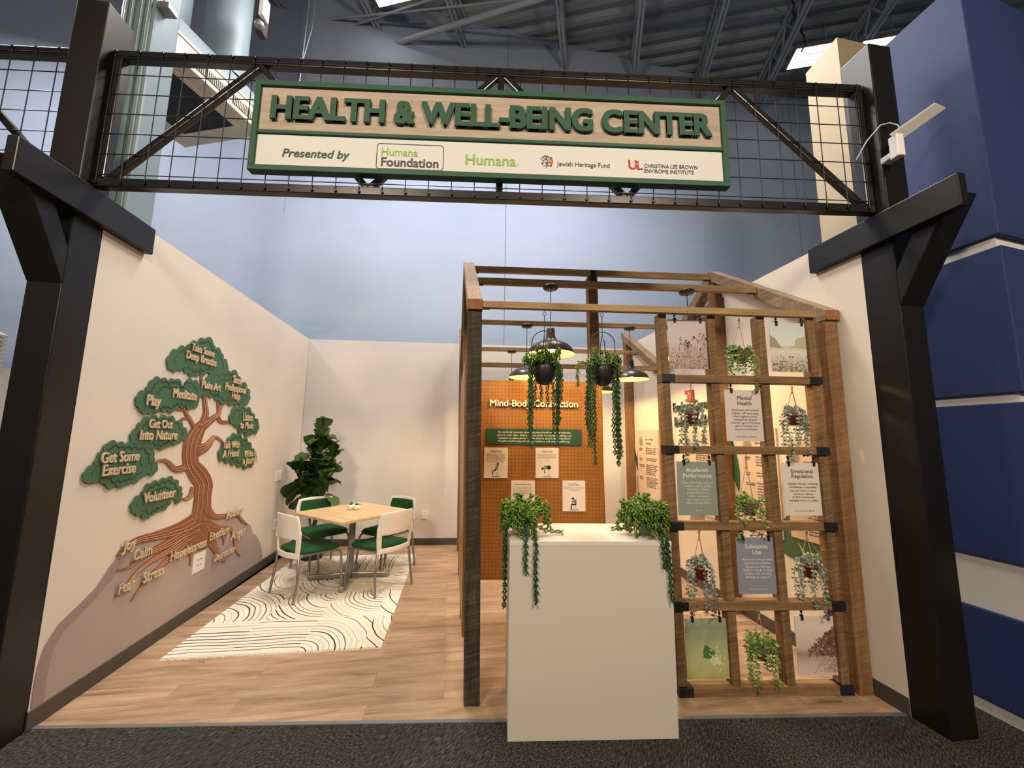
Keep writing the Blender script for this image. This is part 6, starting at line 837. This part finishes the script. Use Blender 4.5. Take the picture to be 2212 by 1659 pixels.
shape(s_, 'printed_cliff', [(0, .50), (.28, .47), (.24, .53), (.12, .68), (0, .74)], mat('print_olive', (.30, .27, .17), .6), *b2); shape(s_, 'printed_cliff', [(.45, .50), (.62, .54), (.62, .64), (.68, .69), (.85, .72), (1, .80), (1, .47)], mat('print_sand', (.42, .38, .27), .6), *b2)
M['p_cream'] = mat('print_pink_cream', (.60, .52, .47), .6); M['p_cream2'] = mat('print_cream', (.66, .59, .50), .6); M['p_sage'] = mat('print_sage_grey', (.235, .265, .235), .6); M['p_slate'] = mat('print_slate_lilac', (.235, .24, .295), .6); M['offwhite'] = mat('off_white_ink', (.78, .74, .68), .6)
def text_print(b, m, ink, head, body, foot, label):
    t_, s_ = hang_print(*b, m, label); cx_ = (b[0]+b[1])/2; w_ = b[1]-b[0]; mb = MB()
    for k, l in enumerate(head): text_mb(l, Xv, Zv, (cx_, 2.7015, b[3]-.056-.037*k), height=.027 if not set('pgyq') & set(l) else .033, width=None, depth=.001, bold=.008, mb=mb)
    obj('heading', mb, ink, s_); mb = MB()
    lw = max(map(len, body))
    for k, l in enumerate(body): text_mb(l, Xv, Zv, (cx_, 2.7015, b[3]-.142-.0222*k), width=w_*.74*len(l)/lw, depth=.001, bold=.004, res=1, mb=mb)
    obj('body_text', mb, ink, s_); mb = MB(); text_mb(foot, Xv, Zv, (cx_, 2.7015, b[2]+.030), width=w_*(.5 if len(foot) > 20 else .16), depth=.001, res=1, mb=mb); obj('footnote', mb, ink, s_)
text_print((1.591, 1.873, 1.588, 1.944), M['p_cream'], M['grey_ink'], ['Mental', 'Health'], ['Adolescents who practice', 'regular self-care (e.g.,', 'sleep hygiene, stress', 'management, physical', 'activity) report 50% lower', 'rates of anxiety and', 'depression symptoms.'], 'National Institute of Health, 2021', 'pale poster headed Mental Health in the middle column')
text_print((1.231, 1.509, 1.091, 1.446), M['p_sage'], M['offwhite'], ['Academic', 'Performance'], ['Teens with healthy self-care', 'routines, such as getting', '8-10 hours of sleep,', 'perform 20% better on', 'cognitive and memory', 'tasks compared to peers', 'with poor sleep habits.'], 'CDC, 2020', 'grey-green poster headed Academic Performance in the left column')
text_print((1.964, 2.243, 1.093, 1.444), M['p_cream2'], M['grey_ink'], ['Emotional', 'Regulation'], ['Regular self-care, including', 'mindfulness or journaling,', 'has been shown to reduce', 'emotional outbursts', 'by 25% in adolescents', 'managing stress or conflict.'], 'Journal of Adolescent Health, 2019', 'cream poster headed Emotional Regulation in the right column')
text_print((1.611, 1.885, .593, .950), M['p_slate'], M['offwhite'], ['Substance', 'Use'], ['Adolescents who prioritize', 'physical and emotional', 'self-care are 30% less', 'likely to engage in risky', 'behaviors like smoking,', 'drinking, or drug use.'], 'Substance Abuse and Mental Health Services, 2021', 'slate blue poster headed Substance Use in the middle column')
b3 = (1.240, 1.523, .082, .445); t_, s_ = hang_print(*b3, printmat('green_blur_print', [(0, (.33, .36, .09)), (.25, (.42, .44, .20)), (.6, (.34, .37, .20)), (.85, (.24, .27, .17)), (1, (.33, .35, .24))], nz=.5), 'print of a green leaf on blurred green, bottom left of the trellis')
shape(s_, 'printed_leaf', [(.40, .35), (.40, .46), (.44, .55), (.48, .56), (.58, .50), (.68, .44), (.63, .37), (.52, .33)], mat('print_leaf_green', (.06, .17, .04), .5), *b3); mb = MB(); rnd = random.Random(8)
for k in range(44): u, v = rnd.gauss(.69, .075), rnd.gauss(.30, .085); p = Vector((b3[0]+.283*u, 2.7012, b3[2]+.363*v)); p.y -= .00004*k; a = rnd.uniform(0, 6.3); e = Vector((math.cos(a), 0, math.sin(a))); mb.prism([p-e*.013, p+e.cross(Yv)*.004, p+e*.013, p-e.cross(Yv)*.004], (0, -.0005, 0))
obj('printed_blossom', mb, mat('print_blossom', (.66, .67, .42), .6), s_)
b4 = (1.972, 2.250, .097, .453); t_, s_ = hang_print(*b4, printmat('misty_lake_print', [(0, (.62, .53, .46)), (.22, (.52, .42, .37)), (.36, (.34, .235, .20)), (.45, (.55, .44, .37)), (.8, (.70, .60, .52)), (1, (.66, .57, .50))], nz=.08), 'print of brown trees in mist over water, bottom right of the trellis')
mb = MB(); rnd = random.Random(4)
for k in range(900):
    u = 1-abs(rnd.gauss(0, .30)); top = .46+.42*max(0, (u-.26)/.74)**.9; v = rnd.uniform(.34, top)*rnd.uniform(.9, 1.02)
    if u < .26: continue
    p = Vector((b4[0]+.278*u, 2.7012, b4[2]+.356*v)); r = rnd.uniform(.0025, .0065)
    mb.prism([p+Vector((r*math.cos(i*1.26+k), 0, r*math.sin(i*1.26+k))) for i in range(5)], (0, -.0004-.000001*k, 0))
mb.v = [Vector((min(v.x, b4[1]-.001), v.y, v.z)) for v in mb.v]
obj('printed_trees', mb, mat('print_dark_brown', (.16, .082, .052), .6, noise=.45, nscale=30), s_)
mb = MB()
for k in range(300):
    u = 1-abs(rnd.gauss(0, .24)); v = rnd.uniform(.05, .30)
    if u < .36: continue
    p = Vector((min(b4[0]+.278*u, b4[1]-.008), 2.7014, b4[2]+.356*v)); mb.obox(p-Vector((0, .0000008*k, 0)), (rnd.uniform(.002, .006), 0, 0), (0, .0003, 0), (0, 0, rnd.uniform(.0012, .003)))
obj('printed_reflection', mb, mat('print_mid_brown', (.36, .255, .205), .6), s_)

# ------------------------------------------------------------------ hanging plants
def leaf_flat(mb, p, d, L, w_, roll, rnd):
    side = d.cross(Vector((math.sin(roll), math.cos(roll), .3))).normalized(); u_ = side.cross(d)*.25
    q = [p, p+d*L*.35+side*w_+u_*w_, p+d*L*.75+side*w_*.75+u_*w_*.6, p+d*L, p+d*L*.75-side*w_*.75+u_*w_*.6, p+d*L*.35-side*w_+u_*w_]
    mid = [p+d*L*.35, p+d*L*.75]
    mb.add(q+mid, [(0, 1, 6), (1, 2, 7, 6), (2, 3, 7), (3, 4, 7), (7, 4, 5, 6), (5, 0, 6)], True)
def leaf_fat(mb, p, d, L, r):
    a = d.orthogonal().normalized(); b_ = d.cross(a)
    q = [p]+[p+d*L*.5+(a*math.cos(i*2.094)+b_*math.sin(i*2.094))*r for i in range(3)]+[p+d*L]
    mb.add(q, [(0, 2, 1), (0, 3, 2), (0, 1, 3), (4, 1, 2), (4, 2, 3), (4, 3, 1)], True)
def arc(p, az, out, rise, drop, rnd, n=10, wob=.006):
    """a stem that rises, arches outward and hangs"""
    pts = []; o = Vector((math.cos(az), math.sin(az), 0)); L = drop
    for k in range(n+1):
        s = k/n; xx = out*(1-(1-min(s*2.2, 1))**2); zz = rise*math.sin(math.pi*min(s*1.5, 1)*.75) if s < .5 else rise*math.sin(math.pi*.5625)*(1-(s-.5)*.5)
        zz -= L*max(0, s-.25)/.75*(1 if s > .25 else 0)
        pts.append(p+o*xx+Zv*zz+Vector((rnd.uniform(-wob, wob), rnd.uniform(-wob, wob), 0)))
    return pts
def along(P, step):
    out = []; acc = 0
    for a, b_ in zip(P[:-1], P[1:]):
        d = b_-a; L = d.length
        while acc < L: out.append((a+d*(acc/L), d/L)); acc += step
        acc -= L
    return out
def fat_strand(mb, P, rnd, step=.0068, L=.0205, r=.0062, spread=.9):
    for i, (p, d) in enumerate(along(P, step)):
        for k in range(2):
            a = i*2.4+k*math.pi+rnd.uniform(-.3, .3); n_ = d.orthogonal().normalized(); b_ = d.cross(n_)
            o = (n_*math.cos(a)+b_*math.sin(a)); leaf_fat(mb, p, (o*spread+d*.75).normalized(), L*rnd.uniform(.8, 1.15), r)
    return mb
def flat_strand(mb, P, rnd, step=.014, L=.022, w_=.0085):
    mb.tube(P, .0013, 4, False)
    for i, (p, d) in enumerate(along(P, step)):
        for k in (0, math.pi):
            a = i*1.57+k+rnd.uniform(-.4, .4); n_ = d.orthogonal().normalized(); b_ = d.cross(n_); o = n_*math.cos(a)+b_*math.sin(a)
            leaf_flat(mb, p, (o+d*.35).normalized(), L*rnd.uniform(.75, 1.2), w_*rnd.uniform(.8, 1.15), rnd.uniform(0, 6.3), rnd)
    return mb
M['burro'] = leafmat('sedum_green', [(.045, .105, .012), (.085, .165, .018), (.15, .25, .03), (.26, .35, .06)], .42)
M['burrodk'] = leafmat('sedum_dark_green', [(.018, .060, .018), (.032, .092, .024), (.058, .14, .034)], .42)
M['eucal'] = leafmat('silver_green_leaf', [(.10, .155, .105), (.19, .245, .185), (.33, .37, .30), (.42, .44, .37)], .5)
M['pothos'] = leafmat('yellow_green_leaf', [(.06, .15, .028), (.12, .235, .045), (.22, .32, .08), (.34, .39, .14)], .5)
M['bowl'] = mat('black_bowl', (.014, .012, .011), .38); M['terracotta'] = mat('dark_red_plastic', (.20, .028, .015), .4); M['rope'] = mat('jute_rope', (.42, .28, .13), .9, bump=.3, bscale=300); M['soil'] = mat('moss', (.03, .05, .015), .9)
# black bowls hanging from the eave batten
for bi, (bx, lb) in enumerate(((.318, 'black hanging bowl of trailing sedum in front of the largest lamp'), (.717, 'black hanging bowl of trailing sedum in front of the ridge post'))):
    by, bz = 2.632, 1.945; rnd = random.Random(20+bi)
    t = thing('hanging_planter', (bx, by, bz), lb, 'plant', 'black planters hanging from the front batten')
    mb = MB(); mb.lathe([(.001, 0), (.030, .003), (.056, .025), (.070, .070), (.074, .115), (.070, .145), (.066, .145), (.066, .11), (.001, .10)], (bx, by, bz), 28); obj('bowl', mb, M['bowl'], t)
    mb = MB(); mb.tube([(bx-.086, by, bz+.10), (bx-.086, by, bz+.29)]+[(bx-.086*math.cos(a*math.pi/10), by, bz+.29+.086*math.sin(a*math.pi/10)) for a in range(1, 10)]+[(bx+.086, by, bz+.29), (bx+.086, by, bz+.10)], .0035, 6)
    mb.tube([(bx, by-.086, bz+.10), (bx, by-.05, bz+.29), (bx, by-.012, bz+.345), (bx, by+.012, bz+.345), (bx, by+.05, bz+.29), (bx, by+.086, bz+.10)], .003, 6)
    mb.tube([(bx, by, bz+.345), (bx, by, bz+.485)], .003, 6); mb.tube([(bx+.012*math.sin(a*.628), by, bz+.497-.012*math.cos(a*.628)) for a in range(11)], .0022, 5); mb.tube([(bx, by, bz+.509), (bx, by, 2.468)], .002, 5); obj('hanger', mb, M['bowl'], t)
    mb = MB()
    for k in range(34):
        az = rnd.uniform(0, 6.28); fr_ = math.sin(az) < -.55; P = arc(Vector((bx, by, bz+.13))+Vector((math.cos(az), math.sin(az), 0))*rnd.uniform(.0, .05), az, rnd.uniform(.03, .095), rnd.uniform(.05, .12), rnd.uniform(.0, .03) if fr_ else rnd.uniform(.02, .14), rnd, 8)
        fat_strand(mb, P, rnd)
    if bi == 1:
        fat_strand(mb, arc(Vector((bx-.05, by-.03, bz+.12)), 3.2, .13, .05, .16, rnd), rnd)
    obj('foliage', mb, M['burro'], t)
    spec = [(-.085, -.03, .48), (-.078, -.045, .54), (-.05, .07, .26), (-.012, .085, .22), (.03, .083, .24), (.072, -.04, .52), (.085, -.02, .36), (.064, -.055, .44), (.10, .0, .22), (-.085, .01, .42), (.06, .05, .44), (.078, -.03, .30), (-.075, .03, .30)] if bi == 0 else [(-.085, -.03, .46), (-.078, -.045, .50), (-.066, -.055, .63), (.066, -.055, .62), (.075, -.035, .64), (.09, -.01, .58), (.058, -.06, .52), (.095, .02, .38), (-.09, .02, .40), (.07, .04, .58), (-.08, .03, .52), (-.07, .04, .3)]
    for dx, dy, L in spec:
        o = Vector((dx, dy, 0)); b0 = Vector((bx, by, bz+.14)); P = [b0+o*.5, b0+o*.9+Zv*.02, b0+o*1.12-Zv*.02]+[b0+o*1.15+Vector((rnd.uniform(-.006, .006), rnd.uniform(-.006, .006), -.02-L*j/7)) for j in range(1, 8)]
        mb = MB(); fat_strand(mb, P, rnd, .0085, .0205, .0064, 1.0); obj('trailing_stem', mb, M['burrodk'], t)

# trellis baskets
def trellis_plant(kind, x, ztop, zpot, label, seed, spread=1.0):
    rnd = random.Random(seed); y = 2.70; wick = kind == 'wicker'
    t = thing('hanging_plant', (x, y, zpot), label, 'plant', 'plants hanging in the trellis screen')
    pr = .058 if wick else .046
    mb = MB()
    if wick:
        prof = [(.001, 0), (.03, .004)]+[(.058*math.sin(.45+1.15*k/9)*(1+.035*(k % 2)), .006+.085*k/9) for k in range(10)]+[(.048, .088), (.001, .07)]
        mb.lathe(prof, (x, y, zpot), 28)
    else: mb.lathe([(.001, 0), (.034, 0), (.043, .062), (.048, .064), (.048, .080), (.043, .080), (.041, .06), (.001, .06)], (x, y, zpot), 24)
    obj('basket' if wick else 'pot', mb, M['wicker'] if wick else M['terracotta'], t)
    zt = zpot+.085; kn = zt+(ztop-zt)*.74; mb = MB()
    for a in (.5, 2.6, 4.7): mb.tube([(x+pr*math.cos(a), y+pr*.9*math.sin(a), zt), (x+.006*math.cos(a), y+.006*math.sin(a), kn)], .0022, 5)
    mb.ball((x, y, kn), .0075, 8, 5, 1.5); mb.tube([(x+.003, y, kn), (x+.004, y, ztop-.012)], .0028, 5); mb.tube([(x-.003, y, kn), (x-.004, y, ztop-.012)], .0028, 5); obj('rope', mb, M['rope'], t)
    mb = MB(); mb.tube([(x, y, ztop+.004), (x+.002, y, ztop-.006), (x+.008, y, ztop-.014), (x+.002, y, ztop-.022), (x-.006, y, ztop-.016)], .0018, 5); obj('hook', mb, M['greymetal'], t)
    mb = MB(); lm = M['pothos'] if wick else M['eucal']
    for k in range(20 if wick else 16):
        az = rnd.uniform(-.6, 3.74); P = arc(Vector((x, y, zt-.01))+Vector((math.cos(az), math.sin(az), 0))*rnd.uniform(0, .03), az, rnd.uniform(.03, .075)*spread*(1 if wick else .72), rnd.uniform(.03, .07), rnd.uniform(.0, .08 if wick else .05), rnd, 7, .003)
        flat_strand(mb, P, rnd, .013, .021, .0085)
    obj('foliage', mb, lm, t)
    n = 7 if not wick else 8
    for k in range(n):
        az = 2*math.pi*(k+.3*rnd.random())/n; o = Vector((math.cos(az)*1.15, math.sin(az)*.75, 0)); b0 = Vector((x, y, zt-.005)); L = rnd.uniform(.16, .33) if not wick else rnd.uniform(.10, .27)*(1 if abs(math.cos(az)) > .4 else .3)
        P = [b0+o*.03, b0+o*.05*spread+Zv*.015, b0+o*.068*spread-Zv*.015]+[b0+o*(.07 if math.sin(az) > -.5 or not wick else .082)*spread+Vector((rnd.uniform(-.007, .007), rnd.uniform(-.006, .006), -.015-L*j/6)) for j in range(1, 7)]
        mb = MB(); flat_strand(mb, P, rnd, .0135, .021 if not wick else .024, .0085); obj('trailing_stem', mb, lm, t)
m, t, b = nt('wicker'); v = mapped(t, (1, 1, 1)); wvt = t.nodes.new('ShaderNodeTexWave'); wvt.bands_direction = 'Z'; wvt.inputs['Scale'].default_value = 42; wvt.inputs['Distortion'].default_value = 2.5; t.links.new(v, wvt.inputs[0])
t.links.new(ramp(t, wvt.outputs[1], [(0, (.045, .028, .012)), (.6, (.20, .145, .075)), (1, (.31, .24, .14))]), b.inputs['Base Color']); b.inputs['Roughness'].default_value = .8; bump(t, b, wvt.outputs[1], .8, .01); M['wicker'] = m
trellis_plant('wicker', 1.728, 2.468, 2.130, 'yellow-green plant in a wicker basket, top of the middle column', 41)
trellis_plant('clay', 1.352, 1.984, 1.700, 'silver-leaved plant in a red pot above the Academic Performance poster', 42)
trellis_plant('clay', 2.080, 1.984, 1.700, 'silver-leaved plant in a red pot above the Emotional Regulation poster', 43)
trellis_plant('wicker', 1.715, 1.496, 1.090, 'yellow-green plant in a wicker basket above the Substance Use poster', 44)
trellis_plant('clay', 1.362, .998, .690, 'silver-leaved plant in a red pot below the Academic Performance poster', 45)
trellis_plant('clay', 2.100, .998, .700, 'silver-leaved plant in a red pot below the Emotional Regulation poster', 46, 1.15)
trellis_plant('wicker', 1.735, .500, .195, 'yellow-green plant in a wicker basket, lowest of the middle column', 47)

# ------------------------------------------------------------------ counter and its plants
CT = 1.0176; cx0, cx1, cy0, cy1 = .087, 1.010, 2.327, 2.793
ct = thing('display_counter', ((cx0+cx1)/2, (cy0+cy1)/2, 0), 'tall plain off-white counter pedestal at the front of the pergola', 'counter')
M['lam'] = mat('off_white_laminate', (.56, .52, .445), .45, spec=.35)
mb = MB(); mb.box((cx0, cy0, 0), (cx1, cy1, CT-.027)); obj('cabinet', mb, M['lam'], ct, bevel=.0015)
mb = MB(); mb.box((cx0-.001, cy0-.002, CT-.026), (cx1+.001, cy1+.001, CT)); obj('worktop', mb, mat('white_worktop', (.64, .60, .53), .4), ct, bevel=.0015)
M['potgrey'] = mat('pale_green_pot', (.26, .30, .22), .6)
for ci, (px_, py_, lb) in enumerate(((.175, 2.475, 'bushy trailing sedum in a pale pot on the left of the counter'), (.915, 2.475, 'bushy trailing sedum in a pale pot on the right of the counter'))):
    rnd = random.Random(60+ci); c = Vector((px_, py_, CT))
    t = thing('potted_sedum', c, lb, 'plant', 'sedum pots on the counter'); mb = MB()
    mb.lathe([(.001, 0), (.036, 0), (.046, .085), (.041, .085), (.001, .07)], c, 20); obj('pot', mb, M['potgrey'], t)
    mb = MB()
    for k in range(40):
        az = rnd.uniform(0, 6.28); el = rnd.random(); p = c+Zv*.08+Vector((math.cos(az), math.sin(az), 0))*rnd.uniform(0, .025)
        P = arc(p, az, rnd.uniform(.06, .145), rnd.uniform(.06, .14), rnd.uniform(.02, .16), rnd, 9)
        P = [Vector((v.x, v.y, max(v.z, CT+.012))) for v in P]; fat_strand(mb, P, rnd, .0085, .026, .0076)
    for k in range(5):
        az = rnd.uniform(0, 6.28); p = c+Zv*.08; P = [p+Vector((math.cos(az)*.05*s*s, math.sin(az)*.05*s*s, .155*s)) for s in (0, .25, .5, .75, 1)]; fat_strand(mb, P, rnd, .0085, .026, .0076)
    obj('foliage', mb, M['burro'], t)
    # stems lying on the top and hanging over the edges
    runs = [[(.04, -.03, .08), (.09, -.02, .05), (.13, -.01, .03), (.20, .0, .018), (.235, -.005, .016)]] if ci == 0 else [[(-.04, .02, .08), (-.09, .02, .05), (-.14, .03, .03), (-.19, .045, .025)]]
    ex, ey = cx0-px_, cy0-py_
    if ci == 0:
        for yy, L in ((-.06, .38), (-.03, .17), (.0, .14), (.02, .10), (-.085, .26)): runs.append([(-.03, yy*.5, .09), (-.075, yy, .10), (ex-.022, yy, .05)]+[(ex-.025+rnd.uniform(-.003, .003), yy+rnd.uniform(-.004, .004), .03-(L+.03)*j/6) for j in range(1, 7)])
        for xx, L in ((.0, .16), (.055, .315)): runs.append([(xx*.4, -.04, .08), (xx*.8, -.09, .06), (xx, ey-.012, .022)]+[(xx+rnd.uniform(-.004, .004), ey-.02, .01-(L+.01)*j/6) for j in range(1, 7)])
    else:
        for xx, L in ((.035, .13), (.066, .32), (.058, .10)): runs.append([(xx*.4, -.04, .08), (xx*.8, -.09, .06), (xx, ey-.012, .022)]+[(xx+.012*j/6+rnd.uniform(-.003, .003), ey-.02, .01-(L+.01)*j/6) for j in range(1, 7)])
        runs.append([(.03, .0, .08), (.06, -.01, .09), (.075, -.03, .05), (.08, -.05, .03), (.082, -.09, .02)])
    for rn in runs:
        mb = MB(); P = [c+Vector(q) for q in rn]; dk = rn[-1][2] < -.05
        fat_strand(mb, P, rnd, .0085, .022, .0068, .85); obj('trailing_stem', mb, M['burrodk'] if dk else M['burro'], t)

# ------------------------------------------------------------------ pendant lamps in two rows of three
M['bronze'] = mat('dark_bronze_enamel', (.050, .030, .020), .32, .3); M['shadein'] = mat('cream_enamel_inside', (.46, .34, .085), .5)
M['bulb'] = mat('warm_bulb', (1, .9, .7), .4, emit=(1.0, .66, .27), es=650)
def lamp(pos, zc, zr, label):
    x, y = pos; t = thing('pendant_lamp', (x, y, zc), label, 'lamp', 'dark bronze pendant lamps under the pergola')
    mb = MB(); mb.lathe([(.001, .035), (.048, .035), (.064, .026), (.066, .014), (.058, .0), (.02, -.006), (.001, -.006)], (x, y, zc-.01), 24); obj('canopy', mb, M['bronze'], t)
    mb = MB(); mb.tube([(x, y, zc-.01), (x, y, zr+.20)], .0035, 6); obj('cord', mb, M['bracket'], t)
    mb = MB(); pr = [(.001, .225), (.030, .225), (.033, .215), (.040, .135), (.052, .120), (.100, .104), (.150, .078), (.182, .045), (.197, .010), (.200, .0)]
    mb.lathe(pr, (x, y, zr), 40); s_ = obj('shade', mb, M['bronze'], t)
    mb = MB(); mb.lathe([(.199, .001)]+[(r-.004, z-.003) for r, z in pr[::-1][1:6]]+[(.035, .118), (.001, .118)], (x, y, zr), 40); obj('shade_lining', mb, M['shadein'], s_)
    mb = MB(); mb.ball((x, y, zr+.050), .030, 16, 10, 1.1); mb.lathe([(.014, .075), (.014, .118)], (x, y, zr), 12); b_ = obj('bulb', mb, M['bulb'], t)
    mb = MB(); mb.lathe([(.017, .088), (.017, .119)], (x, y, zr), 12); obj('socket', mb, M['bracket'], t)
lamp((.444, 3.24), 2.862, 2.285, 'largest pendant lamp, front left, behind the left hanging bowl')
lamp((1.639, 3.26), 2.862, 2.285, 'front right pendant lamp half hidden by the lilac meadow print')
lamp((.334, 4.44), 2.862, 2.265, 'middle left pendant lamp, partly behind the left hanging bowl')
lamp((1.537, 4.45), 2.862, 2.265, 'middle right pendant lamp, right of the right hanging bowl')
lamp((.203, 5.48), 2.782, 2.235, 'rear left pendant lamp, only its neck showing above the pegboard')
lamp((1.44, 5.50), 2.782, 2.235, 'rear right pendant lamp glimpsed through the right trailing stems')

# ------------------------------------------------------------------ careers wall on the right
mM = -M_
M['wleaf'] = mat('decal_green', (.045, .11, .050), .6); M['wleaf2'] = mat('decal_dark_green', (.026, .060, .034), .6); M['wmauve'] = mat('decal_mauve', (.26, .21, .225), .6); M['wpost'] = mat('poster_pink_cream', (.60, .47, .37), .6)
cw = thing('wall_lettering', WR(4.0, 1.9), 'green words Explore Careers in Behavioral Health on the right wall', 'lettering')
mb = MB(); text_mb('Explore Careers in', mM, Zv, WR(4.09, 1.962, .008), width=.93, depth=.012, bold=.012, tall=1.3, mb=mb); text_mb('Behavioral Health', mM, Zv, WR(4.07, 1.80, .008), width=.92, depth=.012, bold=.012, tall=1.3, mb=mb); obj('raised_letters', mb, M['ink'], cw)
def wposter(v0, v1, z0, z1, head, label):
    t = thing('career_poster', WR((v0+v1)/2, (z0+z1)/2), label, 'poster', 'career posters on the right wall'); mb = MB()
    mb.obox(WR((v0+v1)/2, (z0+z1)/2, .008), M_*(v1-v0)/2, N_*.007, Zv*(z1-z0)/2); sh_ = obj('board', mb, M['wpost'], t)
    w_ = v1-v0; mb = MB()
    for k, l in enumerate(head): text_mb(l, mM, Zv, WR(v1-w_*.42, z1-.13-.06*k, .016), align='LEFT', width=w_*.030*len(l), depth=.001, bold=.015, res=2, mb=mb)
    for k, (hd, n) in enumerate((('POSITION\nPROFILE', 4), ('TYPICAL\nSALARY', 2), ('EDUCATIONAL\nREQUIREMENTS', 6), ('DAY IN\nTHE LIFE', 6))):
        z = z1-.27-(0, .14, .23, .40)[k]
        if z < z0+.06: continue
        text_mb(hd, mM, Zv, WR(v1-w_*.10, z, .016), align='LEFT', width=w_*.021*max(map(len, hd.split('\n'))), depth=.001, bold=.02, res=1, mb=mb)
        body = ['Helps people of all ages', 'understand and manage', 'their thoughts, feelings', 'and behaviors through', 'listening, guidance', 'and creative activity'][:n]
        for j, l in enumerate(body):
            if z-.024*j > z0+.02: text_mb(l, mM, Zv, WR(v1-w_*.42, z+.015-.024*j, .016), align='LEFT', width=w_*.021*len(l), depth=.001, res=1, mb=mb)
    obj('poster_text', mb, M['text'], sh_)
    c = WR(v1-w_*.2, z1-.16, .0155); mb = MB(); mb.prism([c+mM*.055*math.cos(a*.35)+Zv*.07*math.sin(a*.35) for a in range(18)], -N_*.001); pr_ = obj('portrait_disc', mb, M['p_sage'], sh_)
    mb = MB(); mb.prism([c-N_*.0012+mM*.022*math.cos(a*.52)+Zv*(.016+.026*math.sin(a*.52)) for a in range(12)], -N_*.001); mb.prism([c-N_*.0012+mM*x+Zv*z for x, z in ((-.042, -.05), (.042, -.05), (.03, -.018), (-.03, -.018))], -N_*.001); obj('portrait_figure', mb, FM['skin'], pr_)
wposter(4.95, 5.55, .79, 1.715, ['Art or Music', 'Therapist'], 'career poster headed Art or Music Therapist, farthest along the right wall')
wposter(3.80, 4.38, .79, 1.70, ['Counseling', 'Therapist'], 'career poster behind the left column of the trellis')
wposter(3.0, 3.42, .79, 1.70, ['School', 'Counselor'], 'career poster with position and salary headings behind the middle column of the trellis')
wposter(2.52, 2.92, .84, 1.62, ['Health', 'Administrator'], 'career poster behind the right column of the trellis, nearest the black post')
def decal(name, poly, m, label, d=.0015, lines=None):
    mb = MB(); mb.prism([WR(v, z, d) for v, z in poly], -N_*.0015); o_ = tag(obj(name, mb, m), label, 'decal', 'leaf decals on the right wall')
    if lines:
        mb = MB()
        for p, q in lines: mb.bar(WR(*p, d+.002), WR(*q, d+.002), .006, .001, N_)
        obj('leaf_vein', mb, M['p_sage'], o_)
def leafpoly(c, ang, L, w_, n=9):
    d = Vector((math.cos(ang), math.sin(ang))); s_ = Vector((-d.y, d.x)); c = Vector(c)
    up_ = [c+d*L*i/n+s_*w_*math.sin(math.pi*(i/n)**.8) for i in range(n+1)]; dn = [c+d*L*i/n-s_*w_*math.sin(math.pi*(i/n)**.8) for i in range(n-1, 0, -1)]
    return [tuple(p) for p in up_+dn]
decal('leaf_decal', leafpoly((5.56, 1.25), 1.75, .32, .05), M['wleaf'], 'upright dark green leaf decal left of the Art or Music Therapist poster')
decal('leaf_decal', leafpoly((5.56, 1.10), 1.25, .36, .035), M['wleaf2'], 'thin slanting leaf decal left of the Art or Music Therapist poster')
decal('leaf_decal', leafpoly((5.55, .78), 1.7, .42, .10), M['wmauve'], 'mauve petal decal left of the Art or Music Therapist poster')
decal('leaf_decal', leafpoly((5.0, .62), -2.9, -.5, .09), M['wleaf2'], 'dark leaf decal under the Art or Music Therapist poster', .003)
decal('leaf_decal', leafpoly((3.50, 1.10), 1.45, .55, .05), M['wleaf'], 'upright green leaf decal beside the position and salary poster')
decal('leaf_decal', leafpoly((3.30, 1.0), 2.1, .50, .09), M['wleaf2'], 'slanting dark leaf decal beside the position and salary poster', .003)
decal('leaf_decal', leafpoly((4.62, 1.35), 1.5, .32, .06), M['wmauve'], 'small mauve petal decal left of the poster behind the left trellis column')
decal('leaf_decal', leafpoly((4.15, .60), 1.3, .26, .14), M['wmauve'], 'mauve petal decal with white veins below the Academic Performance poster', .003, [((4.15+.02*k, .62), (4.20+.05*k, .80)) for k in range(-2, 3)])
decal('leaf_decal', [(2.86, 1.10), (2.80, .95), (2.62, .78), (2.46, .72), (2.40, .45), (2.52, .48), (2.70, .60), (2.90, .84), (3.02, .93)], M['wleaf'], 'large green leaf decal behind the lower right of the trellis', .0015, [((2.92, .98), (2.46, .56)), ((2.70, .78), (2.52, .74)), ((2.78, .86), (2.60, .84)), ((2.62, .70), (2.46, .68))])
decal('leaf_decal', leafpoly((3.12, .86), .55, -.36, .10), M['wleaf'], 'broad green leaf decal right of the Substance Use poster', .003)
decal('leaf_decal', leafpoly((2.64, 1.55), 1.2, .33, .05), M['wleaf2'], 'dark curved leaf decal beside the right red pot, upper right of trellis', .003)
